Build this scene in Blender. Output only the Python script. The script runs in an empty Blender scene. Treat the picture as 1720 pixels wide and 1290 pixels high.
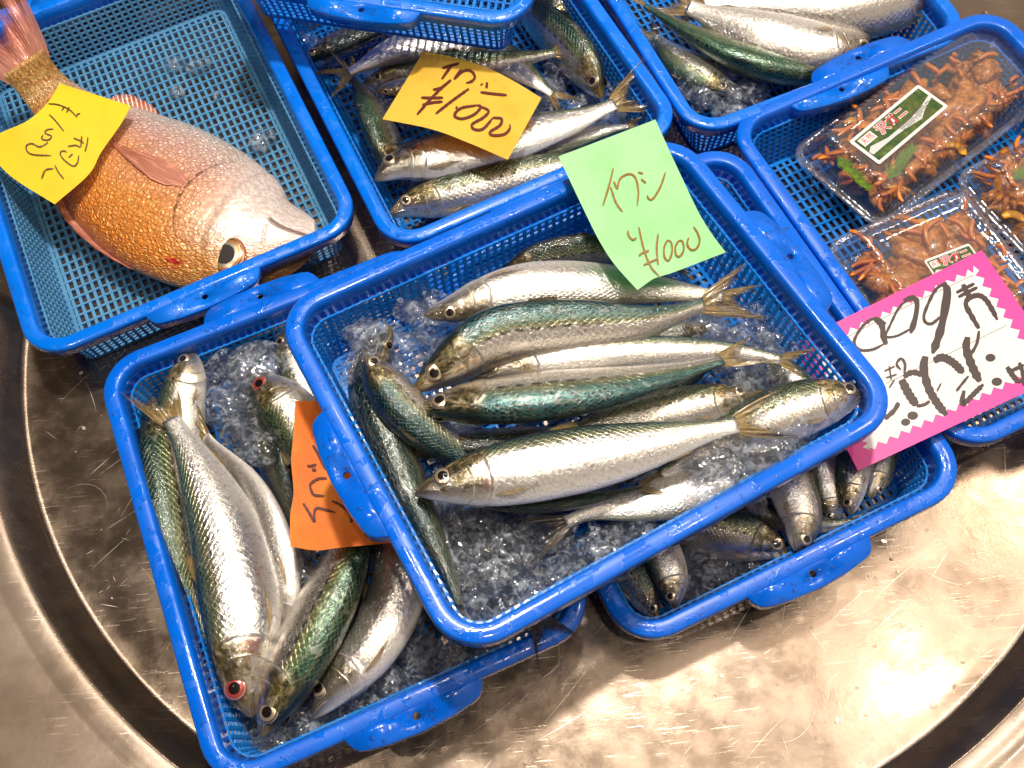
import bpy, math, random
import numpy as np
from mathutils import Vector, Matrix
rnd = random.Random(7)
C = bpy.context.scene.collection
PI = math.pi
# ------------------------------------------------------------------ camera
PITCH, ROLL, FPX, CZ = math.radians(65.2913), math.radians(-6.4083), 1635.77, 0.6473
fw = np.array([0, math.cos(PITCH), -math.sin(PITCH)])
_r = np.array([1., 0, 0]); _u = np.cross(_r, fw)
rt = math.cos(ROLL)*_r + math.sin(ROLL)*_u
up = -math.sin(ROLL)*_r + math.cos(ROLL)*_u
CAMP = np.array([0, 0, CZ])
cam = bpy.data.cameras.new('camera'); co = bpy.data.objects.new('camera', cam); C.objects.link(co)
co.matrix_world = Matrix(((rt[0], up[0], -fw[0], 0), (rt[1], up[1], -fw[1], 0), (rt[2], up[2], -fw[2], CZ), (0, 0, 0, 1)))
cam.sensor_width = 36; cam.lens = 36*FPX/1720; cam.clip_start = .01; cam.clip_end = 20
bpy.context.scene.camera = co
# ------------------------------------------------------------------ world and lamps
sc = bpy.context.scene
wd = bpy.data.worlds.new('World'); sc.world = wd; wd.use_nodes = True
bg = wd.node_tree.nodes['Background']; bg.inputs[1].default_value = 1.0
_t = wd.node_tree; _g = _t.nodes.new('ShaderNodeTexCoord'); _s = _t.nodes.new('ShaderNodeSeparateXYZ'); _t.links.new(_g.outputs['Generated'], _s.inputs[0])
_m = _t.nodes.new('ShaderNodeMapRange'); _m.inputs[1].default_value = -.42; _m.inputs[2].default_value = .30; _m.interpolation_type = 'SMOOTHSTEP'; _t.links.new(_s.outputs[0], _m.inputs[0])
_c = _t.nodes.new('ShaderNodeValToRGB'); _t.links.new(_m.outputs[0], _c.inputs[0])
_c.color_ramp.elements[0].color = (.030, .019, .013, 1); _c.color_ramp.elements[1].color = (.38, .32, .27, 1)
_e = _c.color_ramp.elements.new(.45); _e.color = (.13, .10, .075, 1)
_t.links.new(_c.outputs[0], bg.inputs[0])
def area(name, loc, tgt, size, power, col, sy=None):
    l = bpy.data.lights.new(name, 'AREA'); l.energy = power; l.color = col; l.size = size
    if sy: l.shape = 'RECTANGLE'; l.size_y = sy
    o = bpy.data.objects.new(name, l); C.objects.link(o); o.location = loc
    o.rotation_euler = (Vector(tgt)-Vector(loc)).to_track_quat('-Z', 'Y').to_euler(); return o
area('key_lamp', (.13, .74, 2.0), (.05, .32, 0), .11, 33, (1, .94, .86))
area('front_lamp', (.58, .22, 1.8), (.2, .2, 0), .9, 1.9, (1, .86, .72))
area('ceiling_strip_lamp', (.05, 1.7, 1.9), (0, .4, 0), .9, 2.2, (1, .95, .9), .08)
area('right_lamp', (1.25, .65, 1.6), (.2, .4, 0), .25, 4.5, (1, .86, .7))
for i, q in enumerate([(-.35, .55, 1.7), (.62, .75, 1.8), (.15, -.15, 1.7), (-.15, 1.15, 1.8), (.85, .2, 1.7), (-.7, .1, 1.7)]):
    area('glint_lamp', q, (.05, .3, 0), .035, 2.4, (1, .90, .78))  # small unseen lamps, added to put glints on the wet surfaces
sc.view_settings.view_transform = 'Standard'; sc.view_settings.look = 'None'
sc.view_settings.exposure = 0.0; sc.view_settings.gamma = 1
sc.cycles.max_bounces = 10; sc.cycles.transparent_max_bounces = 24; sc.cycles.transmission_bounces = 8
sc.cycles.caustics_reflective = False; sc.cycles.caustics_refractive = False
sc.cycles.sample_clamp_indirect = 4
# ------------------------------------------------------------------ helpers
Z3 = np.array([0, 0, 1.])
def ray(px, py): return fw + (px-860)/FPX*rt - (py-645)/FPX*up
def P(px, py, z=0.0):
    d = ray(px, py); return CAMP + d*((z-CZ)/d[2])
def Pn(px, py, c, n):
    d = ray(px, py); return CAMP + d*(np.dot(c-CAMP, n)/np.dot(d, n))
def depth_at(p): return float(np.dot(np.asarray(p)-CAMP, fw))
def nrm(v): v = np.asarray(v, float); return v/(np.linalg.norm(v)+1e-12)
class MB:
    def __init__(s): s.v = []; s.f = []; s.uv = []; s.mi = []
    def add(s, vs, fs, uv=None, m=0):
        b = len(s.v); s.v += [tuple(map(float, v)) for v in vs]
        s.uv += [tuple(map(float, x)) for x in uv] if uv is not None else [(0., 0.)]*len(vs)
        s.f += [tuple(b+i for i in f) for f in fs]; s.mi += [m]*len(fs)
    def box(s, c, ax, hs, m=0):
        c = np.asarray(c, float); a = [np.asarray(ax[i], float)*hs[i] for i in range(3)]
        vs = [c+x*a[0]+y*a[1]+z*a[2] for z in (-1, 1) for y in (-1, 1) for x in (-1, 1)]
        s.add(vs, [(0, 2, 3, 1), (4, 5, 7, 6), (0, 1, 5, 4), (2, 6, 7, 3), (0, 4, 6, 2), (1, 3, 7, 5)], m=m)
    def grid(s, pts, closed_u=False, closed_v=False, uv=None, m=0, flip=False):
        nu = len(pts); nv = len(pts[0]); vs = [p for row in pts for p in row]; fs = []
        for i in range(nu if closed_u else nu-1):
            for j in range(nv if closed_v else nv-1):
                a = i*nv+j; b = ((i+1) % nu)*nv+j; c = ((i+1) % nu)*nv+(j+1) % nv; d = i*nv+(j+1) % nv
                fs.append((a, d, c, b) if flip else (a, b, c, d))
        s.add(vs, fs, uv=[u for row in uv for u in row] if uv is not None else None, m=m)
    def build(s, name, mats, parent=None, smooth=True, local=None):
        me = bpy.data.meshes.new(name); vs = s.v
        if local is not None:
            L = np.linalg.inv(local); A = np.c_[np.array(vs), np.ones(len(vs))] @ L.T; vs = [tuple(x[:3]) for x in A]
        me.from_pydata(vs, [], s.f)
        uvl = me.uv_layers.new(name='UVMap')
        li = np.zeros(len(me.loops), dtype=np.int32); me.loops.foreach_get('vertex_index', li)
        uvl.data.foreach_set('uv', np.array(s.uv, dtype=np.float32)[li].ravel())
        for m in (mats if isinstance(mats, (list, tuple)) else [mats]): me.materials.append(m)
        me.polygons.foreach_set('material_index', s.mi)
        me.polygons.foreach_set('use_smooth', [smooth]*len(me.polygons)); me.update()
        o = bpy.data.objects.new(name, me); C.objects.link(o)
        if local is not None and parent is None: o.matrix_world = Matrix(local.tolist())
        if parent is not None: o.parent = parent
        return o
def tag(o, label=None, cat=None, group=None, kind=None):
    if label: o['label'] = label
    if cat: o['category'] = cat
    if group: o['group'] = group
    if kind: o['kind'] = kind
    return o
def empty(name, M):
    o = bpy.data.objects.new(name, None); C.objects.link(o); o.empty_display_size = .02
    o.matrix_world = Matrix(M.tolist()); return o
def bevel(o, w, seg=2, ang=40):
    m = o.modifiers.new('b', 'BEVEL'); m.width = w; m.segments = seg; m.limit_method = 'ANGLE'; m.angle_limit = math.radians(ang)
def catmull(pts, n):
    pts = [np.asarray(p, float) for p in pts]
    p = [2*pts[0]-pts[1]]+pts+[2*pts[-1]-pts[-2]]; out = []
    for i in range(1, len(p)-2):
        for k in range(24):
            t = k/24; a, b, c, d = p[i-1], p[i], p[i+1], p[i+2]
            out.append(.5*((2*b)+(c-a)*t+(2*a-5*b+4*c-d)*t*t+(3*b-a-3*c+d)*t**3))
    out.append(p[-2]); out = np.array(out)
    s = np.r_[0, np.cumsum(np.linalg.norm(np.diff(out, axis=0), axis=1))]
    return out, s
# ------------------------------------------------------------------ node helpers
class NT:
    def __init__(s, name):
        s.m = bpy.data.materials.new(name); s.m.use_nodes = True; s.t = s.m.node_tree
        s.b = s.t.nodes['Principled BSDF']; s.out = s.t.nodes['Material Output']
    def n(s, typ, **k):
        x = s.t.nodes.new(typ)
        for a, v in k.items():
            if a.startswith('i_'):
                x.inputs[int(a[2:]) if a[2:].isdigit() else a[2:]].default_value = v
            else: setattr(x, a, v)
        return x
    def l(s, a, b): s.t.links.new(a, b)
    def put(s, sock, v):
        if isinstance(v, (int, float)): sock.default_value = v
        elif isinstance(v, tuple): sock.default_value = v if len(v) == 4 or sock.type == 'VECTOR' else (*v, 1)
        else: s.l(v, sock)
    def math(s, op, a, b=0.0, c=None, clamp=False):
        x = s.n('ShaderNodeMath', operation=op, use_clamp=clamp); s.put(x.inputs[0], a); s.put(x.inputs[1], b)
        if c is not None: s.put(x.inputs[2], c)
        return x.outputs[0]
    def mix(s, f, a, b, blend='MIX'):
        x = s.n('ShaderNodeMix', data_type='RGBA', blend_type=blend); s.put(x.inputs[0], f); s.put(x.inputs[6], a); s.put(x.inputs[7], b); return x.outputs[2]
    def mapr(s, v, a, b, c=0., d=1., smooth=True):
        x = s.n('ShaderNodeMapRange', interpolation_type='SMOOTHSTEP' if smooth else 'LINEAR'); s.put(x.inputs[0], v)
        for i, q in enumerate((a, b, c, d)): s.put(x.inputs[i+1], q)
        return x.outputs[0]
    def coord(s, which='Object', scale=None, rot=None, loc=None):
        tc = s.n('ShaderNodeTexCoord').outputs[which]
        if scale is None and rot is None and loc is None: return tc
        mp = s.n('ShaderNodeMapping'); s.l(tc, mp.inputs[0])
        if scale: mp.inputs[3].default_value = scale
        if rot: mp.inputs[2].default_value = rot
        if loc: mp.inputs[1].default_value = loc
        return mp.outputs[0]
    def noise(s, vec, scale, detail=3, rough=.55, out=0, dist=0.):
        x = s.n('ShaderNodeTexNoise'); s.l(vec, x.inputs['Vector']); x.inputs['Scale'].default_value = scale
        x.inputs['Detail'].default_value = detail; x.inputs['Roughness'].default_value = rough; x.inputs['Distortion'].default_value = dist
        return x.outputs[out]
    def vor(s, vec, scale, feature='F1', rand=1., out='Distance'):
        x = s.n('ShaderNodeTexVoronoi', feature=feature); s.l(vec, x.inputs['Vector']); x.inputs['Scale'].default_value = scale
        x.inputs['Randomness'].default_value = rand; return x.outputs[out]
    def ramp(s, v, stops, mode='LINEAR'):
        x = s.n('ShaderNodeValToRGB'); s.put(x.inputs[0], v); cr = x.color_ramp; cr.interpolation = mode
        while len(cr.elements) > 1: cr.elements.remove(cr.elements[-1])
        cr.elements[0].position = stops[0][0]; cr.elements[0].color = (*stops[0][1], 1)
        for p_, c_ in stops[1:]:
            e = cr.elements.new(p_); e.color = (*c_, 1)
        return x.outputs[0]
    def bump(s, h, strength=.3, dist=.001, normal=None):
        x = s.n('ShaderNodeBump'); x.inputs['Strength'].default_value = strength; x.inputs['Distance'].default_value = dist
        s.put(x.inputs['Height'], h)
        if normal is not None: s.l(normal, x.inputs['Normal'])
        return x.outputs[0]
    def set(s, **k):
        for a, v in k.items(): s.put(s.b.inputs[a.replace('_', ' ')], v)
        return s
    def uv(s):
        x = s.n('ShaderNodeSeparateXYZ'); tc = s.n('ShaderNodeTexCoord').outputs['UV']; s.l(tc, x.inputs[0]); return x.outputs[0], x.outputs[1]
    def xyz(s, a, b=0., c=0.):
        x = s.n('ShaderNodeCombineXYZ'); s.put(x.inputs[0], a); s.put(x.inputs[1], b); s.put(x.inputs[2], c); return x.outputs[0]
def simple(name, col, rough=.5, metal=0., coat=0., **k):
    m = NT(name); m.set(Base_Color=col, Roughness=rough, Metallic=metal, Coat_Weight=coat, **k); return m.m
# ------------------------------------------------------------------ materials
def mat_steel():
    m = NT('worn_wet_stainless_steel'); v = m.coord()
    n1 = m.noise(v, 9, 5, .6); n2 = m.noise(v, 45, 4, .6)
    hs = []
    for k, (rot, sx, sy) in enumerate([(.45, 34, 620), (.95, 26, 500), (-.35, 40, 700), (1.6, 24, 560), (.65, 50, 900)]):
        mp = m.coord(rot=(0, 0, -rot), scale=(sx, sy, 1), loc=(k*3.1, k*1.7, 0))
        w = m.noise(mp, 1., 1.5, .5)
        gate = m.mapr(m.noise(m.coord(loc=(k*.37, k*.61, 0)), 13+3*k, 2), .50, .62)
        hs.append(m.math('MULTIPLY', m.mapr(w, .655, .71), gate))
    s = hs[0]
    for h in hs[1:]: s = m.math('MAXIMUM', s, h)
    pits = m.math('MULTIPLY', m.mapr(m.vor(v, 150, rand=1), .10, .02), m.mapr(m.noise(v, 7, 2), .5, .62))
    stain = m.mapr(m.noise(v, 16, 6, .7, dist=.6), .42, .70)
    col = m.mix(m.mapr(n1, .3, .75), (.34, .25, .18), (.47, .37, .29))
    col = m.mix(m.math('MULTIPLY', stain, .25), col, (.50, .38, .28))
    col = m.mix(m.math('MULTIPLY', s, .12), col, (.98, .90, .80))
    col = m.mix(pits, col, (.10, .07, .04))
    ro = m.mapr(n2, .3, .7, .20, .31); ro = m.math('ADD', ro, m.math('MULTIPLY', stain, -.05))
    ro = m.math('ADD', ro, m.math('MULTIPLY', s, .06))
    b = m.bump(m.noise(v, 9, 2, .5), .07, .003)
    b = m.bump(m.noise(v, 150, 3, .6), .10, .0006, b)
    b = m.bump(s, .10, .0004, b); b = m.bump(stain, .08, .0005, b)
    m.set(Base_Color=col, Metallic=.95, Roughness=ro, Normal=b, Coat_Weight=.12, Coat_Roughness=.10); return m.m
def mat_gravel():
    m = NT('gritty_wet_counter'); v = m.coord()
    c = m.ramp(m.vor(v, 330, out='Color'), [(0, (.05, .035, .02)), (.5, (.22, .16, .09)), (1, (.6, .5, .34))])
    m.set(Base_Color=c, Roughness=.3, Normal=m.bump(m.vor(v, 330), 1., .004), Coat_Weight=.6); return m.m
def mat_plastic(name, col, col2, trans, tint):
    m = NT(name); v = m.coord('Object')
    n = m.noise(v, 35, 3); c = m.mix(m.mapr(n, .3, .7), col, col2)
    wet = m.mapr(m.noise(v, 55, 4, .6, dist=.4), .50, .53)
    h = m.noise(v, 240, 2)
    b = m.bump(wet, .25, .0006, m.bump(h, .06, .001))
    m.set(Base_Color=c, Roughness=m.mapr(wet, 0, 1, .36, .14), Normal=b, Coat_Weight=.2, Coat_Roughness=.08, IOR=1.5)
    if trans > 0:
        tr = m.n('ShaderNodeBsdfTranslucent'); m.put(tr.inputs[0], tint)
        mx = m.n('ShaderNodeMixShader'); mx.inputs[0].default_value = trans
        m.l(m.b.outputs[0], mx.inputs[1]); m.l(tr.outputs[0], mx.inputs[2]); m.l(mx.outputs[0], m.out.inputs[0])
    return m.m
def mat_fish(name, back=(.012, .085, .075), band=(.30, .30, .17), flank=(.80, .76, .69), belly=(.86, .81, .74),
             head=(.34, .25, .11), headk=.85, spots=1., edge=.36, pale=0.):
    m = NT(name); t, a = m.uv(); oi = m.n('ShaderNodeObjectInfo').outputs['Random']
    off = m.math('MULTIPLY', oi, 37.0)
    # scales laid out on the skin (t runs along the fish, a from back to belly)
    tx = m.math('MULTIPLY', t, 40.); ay = m.math('MULTIPLY', a, 14.5)
    sv = m.xyz(m.math('ADD', tx, ay), m.math('SUBTRACT', ay, tx), off)
    sc_d = m.vor(sv, 1.0, rand=.28); sc_e = m.vor(sv, 1.0, 'DISTANCE_TO_EDGE', rand=.28)
    org = m.xyz(m.math('MULTIPLY', t, 6.), m.math('MULTIPLY', a, 2.2), off)
    nz = m.noise(org, 2.2, 4, .6); nf = m.noise(org, 11, 4, .65)
    streak = m.noise(m.xyz(m.math('MULTIPLY', t, 9.), m.math('MULTIPLY', a, 30.), off), 1.0, 4, .6)
    aw = m.math('ADD', a, m.math('MULTIPLY', m.math('SUBTRACT', nz, .5), .08))
    col = m.ramp(aw, [(0, tuple(x*.10 for x in back)), (.10, tuple(x*.28 for x in back)), (edge-.12, tuple(x*.60 for x in back)), (edge-.02, tuple(.6*x+.4*y for x, y in zip(back, band))),
                      (edge+.035, band), (edge+.09, flank), (.72, belly), (1, belly)])
    dots = m.math('MULTIPLY', m.mapr(sc_d, .52, .20), m.mapr(m.math('ADD', a, m.math('MULTIPLY', nz, .1)), edge+.10, edge-.02))
    lt = m.math('MULTIPLY', m.mapr(sc_d, .45, .62), m.mapr(a, edge+.03, edge-.08))
    col = m.mix(m.math('MULTIPLY', dots, .88*spots), col, tuple(x*.06 for x in back))
    col = m.mix(m.math('MULTIPLY', lt, .35), col, tuple(min(1, x*2.2+.03) for x in back))
    # row of dark spots along the upper flank
    st = m.math('FRACT', m.math('MULTIPLY', m.math('ADD', t, m.math('MULTIPLY', nz, .02)), 19.))
    sd = m.math('SQRT', m.math('ADD', m.math('POWER', m.math('MULTIPLY', m.math('SUBTRACT', st, .5), .9), 2.), m.math('POWER', m.math('MULTIPLY', m.math('SUBTRACT', a, edge+.065), 15.), 2.)))
    srow = m.math('MULTIPLY', m.mapr(sd, .36, .16), m.math('MULTIPLY', m.mapr(t, .23, .27), m.mapr(t, .75, .55)))
    srow = m.math('MULTIPLY', srow, m.mapr(nf, .32, .42))
    col = m.mix(m.math('MULTIPLY', srow, .8*spots), col, (.015, .02, .02))
    col = m.mix(m.math('MULTIPLY', m.mapr(streak, .45, .75), .35), col, m.mix(.5, col, (.62, .47, .22)))
    tick = m.noise(m.xyz(m.math('MULTIPLY', t, 110.), m.math('MULTIPLY', a, 15.), off), 1., 2, .6)
    col = m.mix(m.math('MULTIPLY', m.mapr(tick, .56, .66), m.math('MULTIPLY', m.mapr(a, edge+.02, edge+.08), .38)), col, (.20, .19, .16))
    lost = m.math('MULTIPLY', m.mapr(m.noise(org, 3.4, 4, .6, dist=.8), .58, .66), m.mapr(a, .95, .5)); col = m.mix(m.math('MULTIPLY', lost, .35), col, (.40, .38, .34))
    # head
    hm = m.mapr(t, .245, .19)
    hn = m.noise(org, 5.5, 5, .7, dist=.5)
    hc = m.ramp(m.math('ADD', hn, m.math('MULTIPLY', m.math('SUBTRACT', a, .5), .45)), [(.28, (.02, .025, .012)), (.40, tuple(x*.55 for x in head)), (.49, tuple(min(1, x*1.6) for x in head)), (.55, (.78, .72, .62)), (.62, (.85, .80, .72)), (.67, (.55, .52, .46)), (.74, (.86, .80, .72))])
    cheek = m.mapr(m.math('SQRT', m.math('ADD', m.math('POWER', m.math('MULTIPLY', m.math('SUBTRACT', t, .165), 5.5), 2.), m.math('POWER', m.math('SUBTRACT', a, .36), 2.))), .12, .04)
    hc = m.mix(m.math('MULTIPLY', cheek, m.mapr(nf, .42, .56)), hc, (.16, .14, .012))
    hc = m.mix(m.mapr(a, .20, .05), hc, (.02, .03, .02))
    hc = m.mix(m.mapr(t, .06, .0), hc, tuple(x*.9 for x in (.42, .27, .07)))
    col = m.mix(m.math('MULTIPLY', hm, headk), col, hc)
    bld = m.math('MULTIPLY', m.mapr(m.math('SQRT', m.math('ADD', m.math('POWER', m.math('MULTIPLY', m.math('SUBTRACT', t, .20), 4.), 2.), m.math('POWER', m.math('SUBTRACT', a, .62), 2.))), .16, .05), m.mapr(nz, .52, .66)); col = m.mix(m.math('MULTIPLY', bld, .6), col, (.42, .07, .04))
    # mouth and gill-cover lines
    gl = m.math('ADD', m.math('ADD', .219, m.math('MULTIPLY', nz, .016)), m.math('MULTIPLY', m.math('POWER', m.math('SUBTRACT', a, .55), 2.), -.28))
    gd = m.math('ABSOLUTE', m.math('SUBTRACT', t, gl))
    gm = m.math('MULTIPLY', m.mapr(gd, .0055, .0015), m.math('MULTIPLY', m.mapr(a, .22, .34), m.mapr(a, .86, .66))); gm = m.math('MULTIPLY', gm, m.mapr(nf, .36, .55, .35, 1.))
    g2 = m.math('MULTIPLY', m.mapr(m.math('ABSOLUTE', m.math('SUBTRACT', t, m.math('SUBTRACT', gl, .055))), .004, .001), m.mapr(a, .3, .42))
    mo = m.math('MULTIPLY', m.mapr(m.math('ABSOLUTE', m.math('SUBTRACT', a, m.math('ADD', .50, m.math('MULTIPLY', t, 1.9)))), .028, .008), m.mapr(t, .075, .06))
    ln = m.math('MAXIMUM', m.math('MAXIMUM', gm, mo), m.math('MULTIPLY', g2, .5))
    col = m.mix(m.math('MULTIPLY', ln, .85), col, (.05, .02, .012))
    if pale: col = m.mix(pale, col, (.80, .70, .60))
    met = m.mapr(a, edge-.10, edge+.10, .45, .90); met = m.math('MULTIPLY', met, m.mapr(ln, 0., 1., 1., .2))
    met = m.math('MULTIPLY', met, m.mapr(a, .95, .6, .45, 1.))
    ro = m.math('ADD', m.mapr(nf, .3, .7, .15, .29), m.math('MULTIPLY', hm, -.06))
    sb = m.math('MULTIPLY', m.mapr(sc_e, .0, .22), m.math('MULTIPLY', m.mapr(a, edge+.30, edge, .16, 1.), m.math('SUBTRACT', 1., hm)))
    b = m.bump(sb, .45, .0006); b = m.bump(nf, .24, .0016, b); b = m.bump(m.math('SUBTRACT', 1., ln), .6, .0008, b)
    b2 = m.bump(m.noise(org, 26, 3, .6), .30, .0012)
    m.set(Base_Color=col, Metallic=met, Roughness=ro, Normal=b, Coat_Weight=.9, Coat_Roughness=.06, Coat_Normal=b2)
    return m.m
def mat_bream():
    m = NT('red_sea_bream_skin'); t, a = m.uv()
    tx = m.math('MULTIPLY', t, 84.); ay = m.math('MULTIPLY', a, 64.)
    sv = m.xyz(m.math('ADD', tx, ay), m.math('SUBTRACT', ay, tx), 0.)
    sd = m.vor(sv, .66, rand=.85); se = m.vor(sv, .66, 'DISTANCE_TO_EDGE', rand=.85)
    org = m.xyz(m.math('MULTIPLY', t, 6.), m.math('MULTIPLY', a, 4.), 0.)
    nz = m.noise(org, 1.6, 4, .6); nf = m.noise(org, 9, 5, .65)
    aw = m.math('ADD', a, m.math('MULTIPLY', m.math('SUBTRACT', nz, .5), .16))
    col = m.ramp(aw, [(0, (.42, .11, .02)), (.18, (.90, .28, .03)), (.36, (.97, .38, .08)), (.52, (.95, .44, .22)), (.66, (.88, .53, .42)), (.82, (.88, .76, .66)), (1, (.9, .82, .75))])
    col = m.mix(m.mapr(t, .36, .16), col, m.mix(m.mapr(m.math('ADD', a, m.math('MULTIPLY', m.math('SUBTRACT', nf, .5), .3)), .24, .46), (.70, .32, .08), (.90, .80, .71)))
    col = m.mix(m.mapr(t, .80, .93), col, m.mix(m.mapr(nf, .4, .6), (.55, .22, .04), (.85, .55, .16)))
    col = m.mix(m.math('MULTIPLY', m.mapr(sd, .25, .75), .6), col, m.mix(.55, col, (.30, .05, .01)))
    gold = m.math('MULTIPLY', m.mapr(nf, .55, .66), m.mapr(a, .62, .40))
    col = m.mix(m.math('MULTIPLY', gold, .6), col, (.85, .58, .18))
    blue = m.math('MULTIPLY', m.mapr(m.vor(org, 13, rand=1), .13, .06), m.mapr(a, .36, .2))
    col = m.mix(blue, col, (.65, .78, .85))
    gl = m.math('ADD', .345, m.math('MULTIPLY', m.math('POWER', m.math('SUBTRACT', a, .58), 2.), -1.0))
    gm = m.math('MULTIPLY', m.mapr(m.math('ABSOLUTE', m.math('SUBTRACT', t, m.math('ADD', gl, m.math('MULTIPLY', m.math('SUBTRACT', nf, .5), .02)))), .006, .0012), m.math('MULTIPLY', m.mapr(a, .25, .45), m.mapr(a, .86, .62))); gm = m.math('MULTIPLY', gm, m.mapr(nf, .38, .6, .3, 1.))
    mo = m.math('MULTIPLY', m.mapr(m.math('ABSOLUTE', m.math('SUBTRACT', a, m.math('ADD', .46, m.math('MULTIPLY', t, .9)))), .026, .010), m.mapr(t, .12, .10)); mo = m.math('MAXIMUM', mo, m.math('MULTIPLY', m.mapr(m.math('ABSOLUTE', m.math('SUBTRACT', t, m.math('ADD', .085, m.math('MULTIPLY', a, .05)))), .006, .002), m.math('MULTIPLY', m.mapr(a, .34, .42, 0., .55), m.mapr(a, .56, .46)))); nostril = m.mapr(m.math('SQRT', m.math('ADD', m.math('POWER', m.math('SUBTRACT', t, .095), 2.), m.math('POWER', m.math('MULTIPLY', m.math('SUBTRACT', a, .27), .5), 2.))), .008, .004); mo = m.math('MAXIMUM', mo, nostril)
    blood = m.mapr(m.math('SQRT', m.math('ADD', m.math('POWER', m.math('SUBTRACT', t, .26), 2.), m.math('POWER', m.math('MULTIPLY', m.math('SUBTRACT', a, .20), .5), 2.))), .030, .008)
    blood = m.math('MULTIPLY', blood, m.mapr(nf, .47, .53))
    col = m.mix(blood, col, (.55, .01, .01)); ln = m.math('MAXIMUM', gm, mo)
    col = m.mix(m.math('MULTIPLY', ln, .85), col, (.12, .03, .015))
    hm = m.mapr(t, .33, .25)
    b = m.bump(m.math('MULTIPLY', m.mapr(se, 0, .3), m.math('SUBTRACT', 1., m.math('MULTIPLY', hm, m.mapr(a, .3, .5)))), .8, .0011)
    b = m.bump(nf, .4, .0018, b); b = m.bump(m.math('SUBTRACT', 1., ln), .8, .001, b)
    m.set(Base_Color=col, Metallic=m.mapr(a, .1, .6, .35, .25), Roughness=m.mapr(nf, .3, .7, .24, .42), Normal=b, Coat_Weight=.8, Coat_Roughness=.1,
          Coat_Normal=m.bump(m.noise(org, 22, 3), .4, .0015)); return m.m
def mat_fin(name, c1, c2, alpha=.8):
    m = NT(name); k, r = m.uv()
    rays = m.math('SINE', m.math('MULTIPLY', k, 210.)); rr = m.mapr(rays, -.6, .8)
    n = m.noise(m.xyz(m.math('MULTIPLY', k, 22.), m.math('MULTIPLY', r, 3.), m.n('ShaderNodeObjectInfo').outputs['Random']), 2., 3)
    col = m.mix(m.mapr(r, .15, .95), c1, c2); col = m.mix(m.math('MULTIPLY', rr, .22 if 'red' in name else .5), col, tuple(x*.3 for x in c2))
    col = m.mix(m.mapr(n, .45, .7), col, tuple(min(1, x*1.5) for x in c1))
    m.set(Base_Color=col, Roughness=.25, Coat_Weight=.8, Coat_Roughness=.08, Metallic=.25, Normal=m.bump(rr, .6, .0006))
    al = m.math('MULTIPLY', m.math('ADD', alpha, m.math('MULTIPLY', rr, .3)), m.mapr(r, 1.05, .45, .6, 1.))
    cut = m.math('SUBTRACT', 1., m.math('MULTIPLY', m.mapr(n, .50, .56), m.mapr(r, .72, .98)))
    m.put(m.b.inputs['Alpha'], m.math('MULTIPLY', al, cut, clamp=True)); return m.m
def mat_ice(name='melting_ice'):
    m = NT(name); v = m.coord()
    bp = m.bump(m.noise(v, 120, 2, .5), .6, .0025)
    tr = m.n('ShaderNodeBsdfTransparent'); tr.inputs[0].default_value = (.985, .99, 1, 1)
    rf = m.n('ShaderNodeBsdfRefraction'); rf.inputs['IOR'].default_value = 1.22; rf.inputs['Roughness'].default_value = .03; m.l(bp, rf.inputs['Normal'])
    gl = m.n('ShaderNodeBsdfGlossy'); gl.inputs['Roughness'].default_value = .035; m.l(bp, gl.inputs['Normal'])
    df = m.n('ShaderNodeBsdfDiffuse'); df.inputs[0].default_value = (.72, .78, .84, 1); m.l(bp, df.inputs['Normal'])
    lw = m.n('ShaderNodeLayerWeight'); lw.inputs[0].default_value = .5; m.l(bp, lw.inputs['Normal'])
    a = m.n('ShaderNodeMixShader'); a.inputs[0].default_value = .16; m.l(tr.outputs[0], a.inputs[1]); m.l(rf.outputs[0], a.inputs[2])
    c = m.n('ShaderNodeMixShader'); m.put(c.inputs[0], m.mapr(m.noise(v, 150, 4, .7, dist=1.), .50, .64, .01, .30)); m.l(a.outputs[0], c.inputs[1]); m.l(df.outputs[0], c.inputs[2])
    b = m.n('ShaderNodeMixShader'); m.put(b.inputs[0], m.math('MULTIPLY_ADD', m.math('POWER', lw.outputs['Facing'], 3.), .34, .055)); m.l(c.outputs[0], b.inputs[1]); m.l(gl.outputs[0], b.inputs[2])
    m.l(b.outputs[0], m.out.inputs[0]); return m.m
def mat_clear(name='clear_lid_plastic'):
    m = NT(name); v = m.coord()
    tr = m.n('ShaderNodeBsdfTransparent'); tr.inputs[0].default_value = (.97, .97, .99, 1)
    gl = m.n('ShaderNodeBsdfGlossy'); gl.inputs['Roughness'].default_value = .07
    df = m.n('ShaderNodeBsdfDiffuse'); df.inputs[0].default_value = (.75, .78, .88, 1)
    bp = m.bump(m.noise(v, 70, 3), .5, .002); m.l(bp, gl.inputs['Normal'])
    lw = m.n('ShaderNodeLayerWeight'); lw.inputs[0].default_value = .5; m.l(bp, lw.inputs['Normal'])
    a = m.n('ShaderNodeMixShader'); a.inputs[0].default_value = .05; m.l(tr.outputs[0], a.inputs[1]); m.l(df.outputs[0], a.inputs[2])
    b = m.n('ShaderNodeMixShader'); m.put(b.inputs[0], m.math('MULTIPLY_ADD', m.math('POWER', lw.outputs['Facing'], 2.), .6, .15)); m.l(a.outputs[0], b.inputs[1]); m.l(gl.outputs[0], b.inputs[2])
    m.l(b.outputs[0], m.out.inputs[0]); return m.m
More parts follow.
